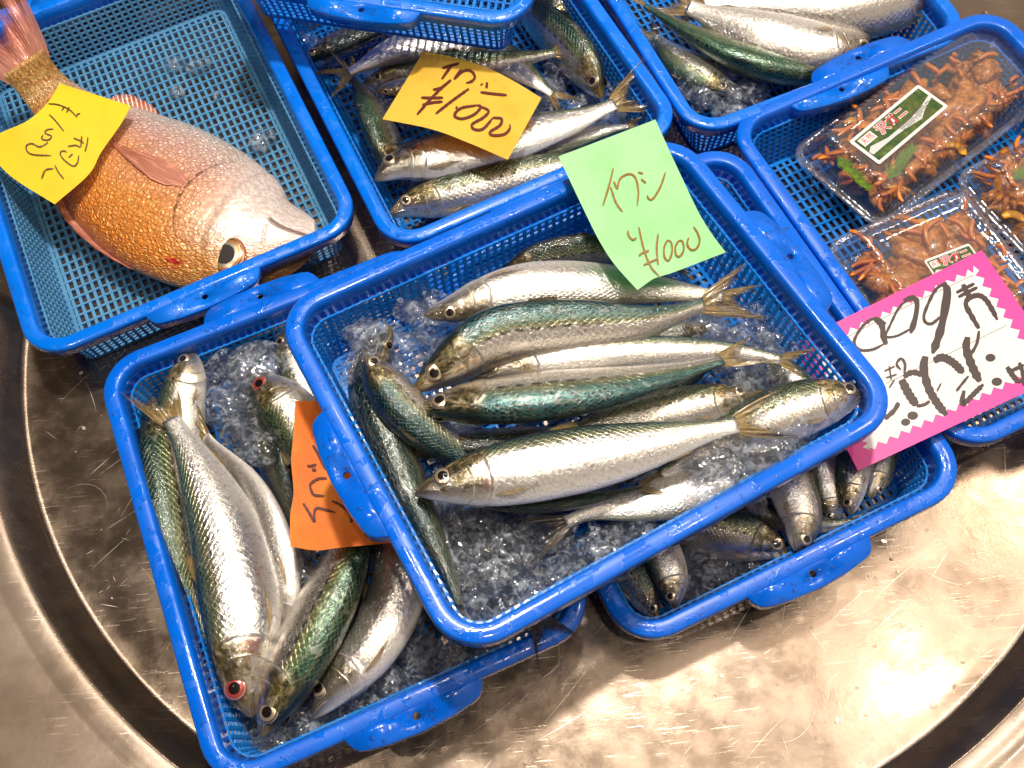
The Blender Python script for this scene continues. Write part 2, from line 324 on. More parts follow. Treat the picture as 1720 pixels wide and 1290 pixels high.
def mat_paper(name, col, col2, trans=.25, wet=False):
    m = NT(name); v = m.coord()
    n = m.noise(v, 28, 4, .6); c = m.mix(m.mapr(n, .42, .72), col, col2)
    b = m.bump(m.noise(v, 60, 3), .25, .002); b = m.bump(m.noise(v, 900, 2), .1, .0003, b)
    m.set(Base_Color=c, Roughness=.28 if wet else .6, Normal=b, Coat_Weight=.5 if wet else 0.)
    tr = m.n('ShaderNodeBsdfTranslucent'); m.put(tr.inputs[0], c); mx = m.n('ShaderNodeMixShader'); mx.inputs[0].default_value = trans
    m.l(m.b.outputs[0], mx.inputs[1]); m.l(tr.outputs[0], mx.inputs[2]); m.l(mx.outputs[0], m.out.inputs[0]); return m.m
M_steel = mat_steel(); M_flange = mat_steel(); M_flange.node_tree.nodes['Principled BSDF'].inputs['Metallic'].default_value = .5; M_gravel = mat_gravel()
M_rim = mat_plastic('blue_basket_plastic', (.001, .125, .70), (.001, .15, .78), 0, None)
M_mesh = mat_plastic('blue_mesh_plastic', (.010, .25, .80), (.02, .32, .88), .30, (.03, .45, .95))
M_rimB = mat_plastic('bright_blue_basket_plastic', (.001, .16, .78), (.001, .19, .86), 0, None)
M_meshB = mat_plastic('pale_blue_mesh_plastic', (.15, .44, .70), (.20, .52, .78), .40, (.2, .55, .9))
M_grey = mat_plastic('wet_mesh_outer_plastic', (.02, .16, .55), (.04, .22, .60), .3, (.05, .3, .7))
FM = {
 'teal': mat_fish('sardine_skin_teal_back', back=(.006, .085, .085)),
 'green': mat_fish('sardine_skin_green_back', back=(.022, .095, .045), band=(.33, .32, .14)),
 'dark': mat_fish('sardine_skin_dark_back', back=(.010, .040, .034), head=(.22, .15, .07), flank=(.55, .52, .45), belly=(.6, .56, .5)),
 'silver': mat_fish('sardine_skin_silver_flank', back=(.03, .09, .09), edge=.27, flank=(.84, .81, .75), belly=(.92, .88, .82), spots=.7),
 'white': mat_fish('sardine_skin_white_belly', back=(.05, .10, .09), edge=.20, flank=(.88, .83, .76), belly=(.95, .90, .84), spots=.4, pale=.2),
 'gold': mat_fish('sardine_skin_golden', back=(.035, .085, .035), band=(.27, .26, .15), flank=(.76, .71, .61), belly=(.84, .79, .70), head=(.38, .28, .11), headk=.9),
}
M_bream = mat_bream()
M_fin = mat_fin('amber_tail_fin', (.36, .24, .08), (.13, .10, .06), .84); M_find = mat_fin('dark_tail_fin', (.13, .10, .07), (.035, .032, .03), .88)
M_finp = mat_fin('pale_side_fin', (.62, .46, .25), (.45, .30, .14), .85); M_finr = mat_fin('red_bream_fin', (.74, .30, .20), (.58, .17, .10), .82)
M_pupil = simple('fish_pupil', (.012, .008, .008), .08, coat=1.); M_iris = simple('silver_iris', (.62, .50, .34), .25, .7, 1.); M_irisr = simple('red_iris', (.42, .06, .05), .25, .3, 1.)
M_irisg = simple('gold_iris', (.50, .21, .07), .22, .4, 1.)
M_sock = simple('dark_eye_rim', (.045, .022, .014), .3, coat=.8); M_pupc = simple('cloudy_pupil', (.05, .045, .045), .12, coat=1.)
M_ice = mat_ice(); M_clear = mat_clear()
def mat_water():
    m = NT('clear_water'); tr = m.n('ShaderNodeBsdfTransparent'); gl = m.n('ShaderNodeBsdfGlossy'); gl.inputs['Roughness'].default_value = .03
    rf = m.n('ShaderNodeBsdfRefraction'); rf.inputs['IOR'].default_value = 1.2; rf.inputs['Roughness'].default_value = 0
    lw = m.n('ShaderNodeLayerWeight'); lw.inputs[0].default_value = .5
    a = m.n('ShaderNodeMixShader'); a.inputs[0].default_value = .25; m.l(tr.outputs[0], a.inputs[1]); m.l(rf.outputs[0], a.inputs[2])
    b = m.n('ShaderNodeMixShader'); m.put(b.inputs[0], m.math('MULTIPLY_ADD', m.math('POWER', lw.outputs['Facing'], 2.5), .6, .07)); m.l(a.outputs[0], b.inputs[1]); m.l(gl.outputs[0], b.inputs[2]); m.l(b.outputs[0], m.out.inputs[0]); return m.m
M_drop = mat_water()

# ------------------------------------------------------------------ the setting: steel basin, counter
bc = np.array([.038, .386])
def basin_r(th, r):
    s = math.sin(th); k = max(0., min(1., (s-.02)/.6)); k = k*k*(3-2*k)
    return r*(1+1.6*k)
def ring(r, z, n=240): return [(bc[0]+basin_r(2*PI*i/n, r)*math.cos(2*PI*i/n), bc[1]+basin_r(2*PI*i/n, r)*math.sin(2*PI*i/n), z) for i in range(n)]
g = MB(); g.grid([ring(r, 0) for r in (.001, .1, .2, .3, .36, .39, .402)]+[ring(.4045, .0006), ring(.4062, .0022), ring(.4072, .0045)], closed_v=True)
basin = tag(g.build('basin_floor', M_steel), kind='structure')
M_scr = simple('bright_scratch_steel', (.93, .84, .72), .42, .75)
g = MB(); rs = random.Random(21)
for i in range(620):
    a = rs.choice([rs.gauss(.62, .16), rs.gauss(.62, .16), rs.gauss(.9, .25), rs.uniform(0, PI)]); rad_ = .395*math.sqrt(rs.random()); q = rs.uniform(-PI, .15); x, y = bc[0]+rad_*math.cos(q), bc[1]+rad_*math.sin(q)
    ln_ = .004+.05*rs.random()**3; w = .00007+.00016*rs.random()**3; cv = rs.gauss(0, 2.5) if rs.random() < .8 else rs.gauss(0, 30); pts = []
    for t in range(9):
        aa = a+cv*ln_*(t/8-.5); pts.append((x, y, aa)); x += math.cos(aa)*ln_/8; y += math.sin(aa)*ln_/8
    if max(math.hypot(p[0]-bc[0], p[1]-bc[1]) for p in pts) > .398: continue
    zz = .00006+.0000004*i
    g.grid([[(p[0]-math.sin(p[2])*w*k_*math.sin(PI*(j+.3)/8.6), p[1]+math.cos(p[2])*w*k_*math.sin(PI*(j+.3)/8.6), zz) for k_ in (-1, 1)] for j, p in enumerate(pts)])
g.build('scratches', M_scr, basin)
g = MB(); g.grid([ring(.4072, .0045), ring(.411, .010), ring(.4205, .0255), ring(.4215, .0262)], closed_v=True)
g.grid([ring(.4215, .0262), ring(.4219, .0256), ring(.4224, .0262)], closed_v=True)
tag(g.build('basin_wall', M_steel), kind='structure')
g = MB(); g.grid([ring(.4224, .0262), ring(.4235, .0268), ring(.436, .0290), ring(.4375, .0286), ring(.439, .0290), ring(.46, .0296), ring(.52, .0300), ring(.560, .0300), ring(.563, .029), ring(.5635, .02)], closed_v=True)
tag(g.build('basin_flange', M_flange), kind='structure')
g = MB(); s = 6; g.add([(-s, -s, -.004), (s, -s, -.004), (s, s, -.004), (-s, s, -.004)], [(0, 1, 2, 3)])
tag(g.build('counter_ground', M_gravel, smooth=False), kind='structure')

# ------------------------------------------------------------------ baskets
def frame(cx, cy, z, yaw, tx=0., ty=0.):
    ex = np.array([math.cos(yaw), math.sin(yaw), 0.]); ex[2] = -(tx*ex[0]+ty*ex[1]); ex = nrm(ex)
    n = nrm([tx, ty, 1.]); ey = np.cross(n, ex)
    M = np.eye(4); M[:3, 0] = ex; M[:3, 1] = ey; M[:3, 2] = n; M[:3, 3] = (cx, cy, z); return M
def rrect(L, W, r, off=0., z=0., nc=9, ne=14):
    a, b = L/2-off, W/2-off; rr = max(.00005, min(r-off, r)) if r-off > .003 else max(.00005, min(.003, a-.00001, b-.00001)); pts = []
    cs = [(a-rr, b-rr, 0), (-a+rr, b-rr, 90), (-a+rr, -b+rr, 180), (a-rr, -b+rr, 270)]
    for k, (x, y, a0) in enumerate(cs):
        for i in range(nc):
            an = math.radians(a0+90*i/(nc-1)); pts.append((x+rr*math.cos(an), y+rr*math.sin(an), z))
        x2, y2, a2 = cs[(k+1) % 4]; an = math.radians(a0+90)
        p = np.array(pts[-1]); q = np.array((x2+rr*math.cos(math.radians(a2)), y2+rr*math.sin(math.radians(a2)), z))
        for i in range(1, ne): pts.append(tuple(p+(q-p)*i/ne))
    return pts
def woff(z): return .0112+(.0085)*(-z/.054)
def make_basket(label, M, L=.30, W=.2439, mats=(None, None), group='blue plastic baskets of the fish display', r=.030, H=.056):
    rim_m, mesh_m = mats[0] or M_rim, mats[1] or M_mesh
    root = empty('plastic_basket', M); tag(root, label, 'basket', group)
    g = MB()
    prof = [(0, -.0095), (0, -.0022), (.0004, -.0009), (.0015, 0), (.0086, 0), (.0098, -.0004), (.0106, -.0014), (.0112, -.004), (.0134, -.0138), (.0119, -.0140), (.0097, -.0040), (.0020, -.0036), (.0016, -.0095)]
    g.grid([rrect(L, W, r, o, z) for o, z in prof], closed_u=True, closed_v=True, flip=True)
    for sx in (-1, 1):       # handle tabs with a hole
        hc = (sx*(L/2-.0005), 0.)
        out = [(-.0435, -.004), (-.0425, .0010), (-.0400, .0065), (-.0365, .0098), (-.020, .0125), (0, .0135), (.020, .0125), (.0365, .0098), (.0400, .0065), (.0425, .0010), (.0435, -.004)]
        ol = [np.array((sx*(L/2+o), y)) for y, o in out]
        ol += [np.array((sx*(L/2-.004), y)) for y in (.03, .015, 0, -.015, -.03)]
        n = 40; poly = []
        cum = [0]
        for i in range(len(ol)): cum.append(cum[-1]+np.linalg.norm(ol[(i+1) % len(ol)]-ol[i]))
        for k in range(n):
            s_ = cum[-1]*k/n; i = max(j for j in range(len(ol)) if cum[j] <= s_+1e-9); f_ = (s_-cum[i])/(cum[i+1]-cum[i])
            poly.append(ol[i]*(1-f_)+ol[(i+1) % len(ol)]*f_)
        a0 = np.array((sx*(L/2+.0045), 0.)); hole = [a0+.0024*nrm(p-a0) for p in poly]
        zt, zb = -.0008, -.0035
        rows = [[(*p, zt) for p in hole], [(*p, zt) for p in poly], [(*(p+.0004*nrm(p-a0)), zt-.0012) for p in poly], [(*(p+.0004*nrm(p-a0)), -.0095) for p in poly], [(*(p-.0012*nrm(p-a0)), -.0095) for p in poly], [(*(p-.0012*nrm(p-a0)), zb) for p in poly], [(*p, zb) for p in hole]]
        g.grid(rows, closed_u=True, closed_v=True, flip=(sx > 0))
    o = g.build('rim', rim_m, root)
    # wall lattice
    g = MB(); zs = [-.0150-.0048*i for i in range(9)]; zb = -(H-.002)
    lp = lambda z, d=0.: rrect(L, W, r, woff(z)+d, z)
    for i, z in enumerate(zs):
        hw = .0007; g.grid([lp(z+hw, .0003), lp(z-hw, .0003), lp(z-hw, .0014), lp(z+hw, .0014)], closed_u=True, closed_v=True)
    tp, bp = [np.array(p) for p in lp(-.0139, .0008)], [np.array(p) for p in lp(zb, .0008)]
    cum = np.r_[0, np.cumsum([np.linalg.norm(tp[(i+1) % len(tp)]-tp[i]) for i in range(len(tp))])]
    nv = int(cum[-1]/.0056)
    def at(lst, f):
        s_ = f*cum[-1]; i = min(int(np.searchsorted(cum, s_, 'right'))-1, len(lst)-1); k = (s_-cum[i])/(cum[i+1]-cum[i]+1e-12)
        return lst[i]*(1-k)+lst[(i+1) % len(lst)]*k
    for k in range(nv):
        f_ = k/nv; a, b = at(tp, f_), at(bp, f_); tn = nrm(at(tp, (f_+.002) % 1)-at(tp, (f_-.002) % 1)); ax = nrm(b-a); nn = nrm(np.cross(tn, ax))
        g.box((a+b)/2, (ax, tn, nn), (np.linalg.norm(b-a)/2, .00105, .0009))
    g.build('wall_mesh', mesh_m, root, smooth=False)
    # base
    g = MB(); o0 = woff(zb); a, b = L/2-o0, W/2-o0; rr = r-o0
    g.grid([rrect(L, W, r, o0-.0006, zb+.001), rrect(L, W, r, o0+.004, zb+.001), rrect(L, W, r, o0+.004, -H), rrect(L, W, r, o0-.0006, -H)], closed_u=True, closed_v=True, flip=True)
    def half(x, A, B):
        ex = max(0, abs(x)-(A-rr)); return B-rr+math.sqrt(max(0, rr*rr-ex*ex))
    n = int(2*a/.0082)
    for i in range(1, n):
        x = -a+2*a*i/n; hh = half(x, a, b)-.001; g.box((x, 0, -H+.0022), ((0, 1, 0), (1, 0, 0), Z3), (hh, .0008, .0010))
    n = int(2*b/.0058)
    for i in range(1, n):
        y = -b+2*b*i/n; hh = half(y, b, a)-.001; g.box((0, y, -H+.0021), ((1, 0, 0), (0, 1, 0), Z3), (hh, .0012, .0007))
    g.build('base_mesh', mesh_m, root, smooth=False)
    return root
R90 = PI/2
def rad(d): return math.radians(d)
BK = {
 'F': frame(.0438, .2525, .1241, rad(23.51), .070, .043),
 'LL': frame(-.1236, .2153, .056, rad(17.66)+R90),
 'R': frame(.1177, .2704, .056, rad(19.23)+R90),
 'B': frame(-.2684, .5264, .0566, rad(20.14)+R90, .004, -.010),
 'Y': frame(-.0126, .5683, .0566, rad(19.82)+R90, -.008, -.006),
 'M': frame(.2302, .635, .0560, rad(16.75)+R90),
 'C': frame(.3432, .3674, .0600, rad(18.86)+R90, -.030, 0.),
}
make_basket('blue basket stacked on top in the middle, holding the largest pile of sardines', BK['F'])
make_basket('blue basket lowest and leftmost of the sardine baskets, partly under the middle one', BK['LL'])
make_basket('blue basket under the right half of the middle basket, nearest the lower right steel', BK['R'])
make_basket('pale-meshed blue basket holding the single red sea bream', BK['B'], .3287, .2514, (M_rimB, M_meshB))
make_basket('blue basket with sardines around the yellow-orange paper tag', BK['Y'], mats=(M_rimB, None))
make_basket('blue basket at the top holding the white-bellied fish', BK['M'], mats=(M_rimB, None))
make_basket('blue basket at the right holding clear food packs', BK['C'])
def floor_pt(bk, px, py, h):
    M = BK[bk]; n = M[:3, 2]; c = M[:3, 3]-n*.054+n*h; return Pn(px, py, c, n)
# ------------------------------------------------------------------ fish
def prof_eval(pr, t):
    xs = np.array([p[0] for p in pr]); ys = np.array([p[1] for p in pr]); f = lambda q: np.interp(q, xs, ys)
    return float(np.mean([f(min(max(t+d, 0), 1)) for d in np.linspace(-.03, .03, 9)*min(1, t*12+.04)]))
SARD_H = [(0, .075), (.03, .27), (.07, .46), (.12, .64), (.18, .80), (.25, .92), (.36, 1), (.5, .98), (.62, .86), (.74, .66), (.85, .44), (.94, .27), (1, .25)]
SARD_W = [(0, .10), (.03, .34), (.08, .60), (.14, .82), (.2, .92), (.3, 1), (.45, 1), (.6, .82), (.75, .55), (.88, .30), (.96, .18), (1, .15)]
class Fish:
    """surface of a fish along a centre line; side +1: back lies left of the snout->tail direction seen from above"""
    def __init__(s, pts, depth, thick, side, roll, n, hp=SARD_H, wp=SARD_W, belly=1.0, gill=.222, length=None):
        s.path, s.cum = catmull(pts, 0); s.L = s.cum[-1]; s.hd = depth/2; s.hw = thick/2; s.side = side; s.roll = math.radians(roll); s.n = nrm(n)
        s.hp, s.wp, s.belly, s.gill = hp, wp, belly, gill
    def c(s, t):
        q = t*s.L; return np.array([np.interp(q, s.cum, s.path[:, k]) for k in range(3)])
    def fr(s, t):
        T = nrm(s.c(min(1, t+.02))-s.c(max(0, t-.02))); S = nrm(np.cross(s.n, T))*s.side; N = nrm(np.cross(T, S)); 
        if np.dot(N, s.n) < 0: N = -N
        D = math.cos(s.roll)*S+math.sin(s.roll)*N; F = math.cos(s.roll)*N-math.sin(s.roll)*S
        return T, D, F
    def surf(s, t, th, off=0., cache=None):
        c, T, D, F, h, w = cache or (s.c(t), *s.fr(t), prof_eval(s.hp, t)*s.hd, prof_eval(s.wp, t)*s.hw)
        ct, st = math.cos(th), math.sin(th); a = abs(th)/PI
        hh = h*(1.0 if ct > 0 else s.belly); ww = w*(1-.22*max(0, -ct)**2)
        g = s.gill; gl = g+.005-.28*(a-.55)**2 if g < .3 else .35-1.0*(a-.58)**2
        k = 1.0
        if .15 < a < .93:
            e = max(0, min(1, (t-(gl-.10))/.08)); k += .045*e if t < gl else .045*max(0, 1-(t-gl)/.012)-.02*max(0, 1-(t-gl)/.03)
        if t < .3: k -= .05*math.exp(-((t-.085)/.035)**2-((a-.36)/.10)**2)
        p = c+D*(hh*ct*k)+F*(ww*st*k)
        return p+off*nrm(D*ct*ww+F*st*hh) if off else p
    def normal(s, t, th):
        T, D, F = s.fr(t); ct, st = math.cos(th), math.sin(th); return nrm(D*ct*s.hw+F*st*s.hd)
def add_eye(f, parent, t, a, rad_, kind, flat=.42):
    for sg in (1, -1):
        th = sg*a*PI; c = f.surf(t, th); n = f.normal(t, th); T = f.fr(t)[0]; x = nrm(T-n*np.dot(T, n)); y = np.cross(n, x)
        g = MB(); nr, ns = 14, 28
        rows, uvs = [], []
        for i in range(nr+1):
            ph = i/nr*PI*.46; ro = rad_*math.sin(ph); z = rad_*flat*math.cos(ph)
            rows.append([c-n*rad_*.16+x*ro*math.cos(2*PI*j/ns)+y*ro*math.sin(2*PI*j/ns)+n*z for j in range(ns)])
        seq = {'n': [(5, 0), (9, 1), (11, 2), (14, 1)], 'r': [(5, 0), (9, 3), (11, 1), (14, 3)], 'c': [(5, 4), (7, 1), (9, 5), (10, 2), (12, 5), (14, 3)]}[kind]
        for i in range(nr):
            g.grid(rows[i:i+2], closed_v=True, m=[q_ for lim, q_ in seq if i < lim][0])
        g.build('eye', [M_pupil, M_iris, M_sock, M_irisr, M_pupc, M_irisg], parent)
def make_fish(name, label, bk, pts, zs, dpx, side, roll, skin='silver', fin=M_fin, eye='n', group='whole raw sardines in the baskets', thick=.56, tail=1., tailroll=None, dorsal=True,
              hp=SARD_H, wp=SARD_W, belly=1.05, extra=None, cat='sardine', eyer=.150, spread=1., nt=104, ns=56, tailbend=0.):
    n = BK[bk][:3, 2]
    W = [floor_pt(bk, x, y, z) for (x, y), z in zip(pts, zs if isinstance(zs, (list, tuple)) else [zs]*len(pts))]
    depth = dpx*depth_at(W[len(W)//2])/FPX
    f = Fish(W, depth, depth*thick, side, roll, n, hp, wp, belly)
    rows, uvs = [], []
    for i in range(nt+1):
        u = i/nt; t = u**1.25 if u > 0 else 0; t = min(1, t)
        cache = (f.c(t), *f.fr(t), prof_eval(hp, t)*f.hd, prof_eval(wp, t)*f.hw)
        r_, q = [], []
        for j in range(ns):
            th = -PI+2*PI*j/ns; r_.append(f.surf(t, th, cache=cache)); q.append((t, abs(th)/PI))
        rows.append(r_); uvs.append(q)
    c0 = f.c(0); T0 = f.fr(0)[0]
    rows = [[c0-T0*depth*.012+(p-c0)*.3 for p in rows[0]]]+rows+[[f.c(1)+(p-f.c(1))*.05 for p in rows[-1]]]
    uvs = [[(0, b) for a, b in uvs[0]]]+uvs+[uvs[-1]]
    g = MB(); g.grid(rows, closed_v=True, uv=uvs)
    lo = np.eye(4); lo[:3, 3] = f.c(.4)
    body = g.build(name, FM.get(skin, M_bream) if skin != 'bream' else M_bream, local=lo)
    tag(body, label, cat, group)
    inv = np.linalg.inv(lo)
    def part(mb, nm, mat):
        o = mb.build(nm, mat, smooth=True); me = o.data
        for v in me.vertices: v.co -= Vector(lo[:3, 3])
        o.parent = body; return o
    # eyes
    k0 = len(bpy.data.objects)
    before = set(o.name for o in C.objects)
    add_eye(f, None, f.eye_t if hasattr(f, 'eye_t') else (.088 if cat == 'sardine' else .168), .36 if cat == 'sardine' else .305, depth*eyer, eye, .40 if cat == 'sardine' else .22)
    for o in [o for o in C.objects if o.name not in before]:
        for v in o.data.vertices: v.co -= Vector(lo[:3, 3])
        o.parent = body
    # tail fin
    T, D, F = f.fr(1.)
    if tailroll is not None:
        S = nrm(np.cross(f.n, T))*side; N = nrm(np.cross(T, S)); N = N if np.dot(N, f.n) > 0 else -N
        tr = math.radians(tailroll); D = math.cos(tr)*S+math.sin(tr)*N; F = math.cos(tr)*N-math.sin(tr)*S
    T = nrm(T+D*tailbend)
    hb = prof_eval(hp, 1)*f.hd; TL = depth*.98*tail; SP = depth*.43*spread; end = f.c(1)-T*depth*.06
    rr = random.Random(sum(map(ord, label)) % 1000); ph = rr.random()*6
    g = MB(); rows, uvs = [], []
    for i in range(49):
        k = i/48; y = 2*k-1; ln_ = TL*(.34+.66*abs(y)**1.25); row, q = [], []
        jit = 1+.05*math.sin(k*40+ph)*abs(y)
        for j in range(11):
            r_ = j/10; x = ln_*jit*r_; yy = y*(hb*(1-r_)+SP*(r_**.85)); w_ = .05*depth*math.sin(3*r_+k*9+ph)*r_+.03*depth*math.sin(k*31+ph)*r_
            row.append(end+T*x+D*yy+F*w_); q.append((k, r_))
        rows.append(row); uvs.append(q)
    g.grid(rows, uv=uvs); part(g, 'tail_fin', fin)
    # pectoral fins lie along the flank; dorsal fin folded on the back
    for sg in (1, -1):
        g = MB(); rows, uvs = [], []
        tb, ab, ll, wd_ = (.225, .74, .135, .075) if cat == 'sardine' else (.352, .53, .31, .13)
        for i in range(9):
            k = i/8
            row, q = [], []
            for j in range(9):
                r_ = j/8; t_ = tb+ll*r_*(1-.25*k); w = wd_*(r_**.6)*(1-.75*r_**3) if cat == 'sardine' else wd_*(.25+.75*min(1, r_*4)**.6)*(1-r_)**.8; a_ = ab+(k-.5)*w-.02*r_
                row.append(f.surf(t_, sg*a_*PI, .0004+.0016*math.sin(PI*min(1, r_*1.1))+.004*r_*depth/.04*.2)); q.append((k*.25, r_))
            rows.append(row); uvs.append(q)
        g.grid(rows, uv=uvs); part(g, 'pectoral_fin', M_finp if cat == 'sardine' else M_finr)
    if dorsal:
        for (nm, t0, t1, th, hgt) in ([('dorsal_fin', .42, .54, 0, .16), ('anal_fin', .76, .88, PI, .06)] if cat == 'sardine' else [('dorsal_fin', .34, .84, 0, .07), ('anal_fin', .66, .82, PI, .08)]):
            g = MB(); rows, uvs = [], []
            for i in range(17):
                k = i/16; t_ = t0+(t1-t0)*k; row, q = [], []
                for j in range(6):
                    r_ = j/5; T_, D_, F_ = f.fr(t_); sgn = 1 if th == 0 else -1
                    hh = depth*hgt*(math.sin(PI*min(1, k*1.15+.08))**.7)*r_ if k < .93 else 0
                    row.append(f.surf(t_, th, 0)+D_*sgn*(hh*.55-.0005)+T_*hh*.9+F_*hh*.35); q.append((k*.4, r_))
                rows.append(row); uvs.append(q)
            g.grid(rows, uv=uvs); part(g, nm, fin if cat == 'sardine' else M_finr)
    return body, f
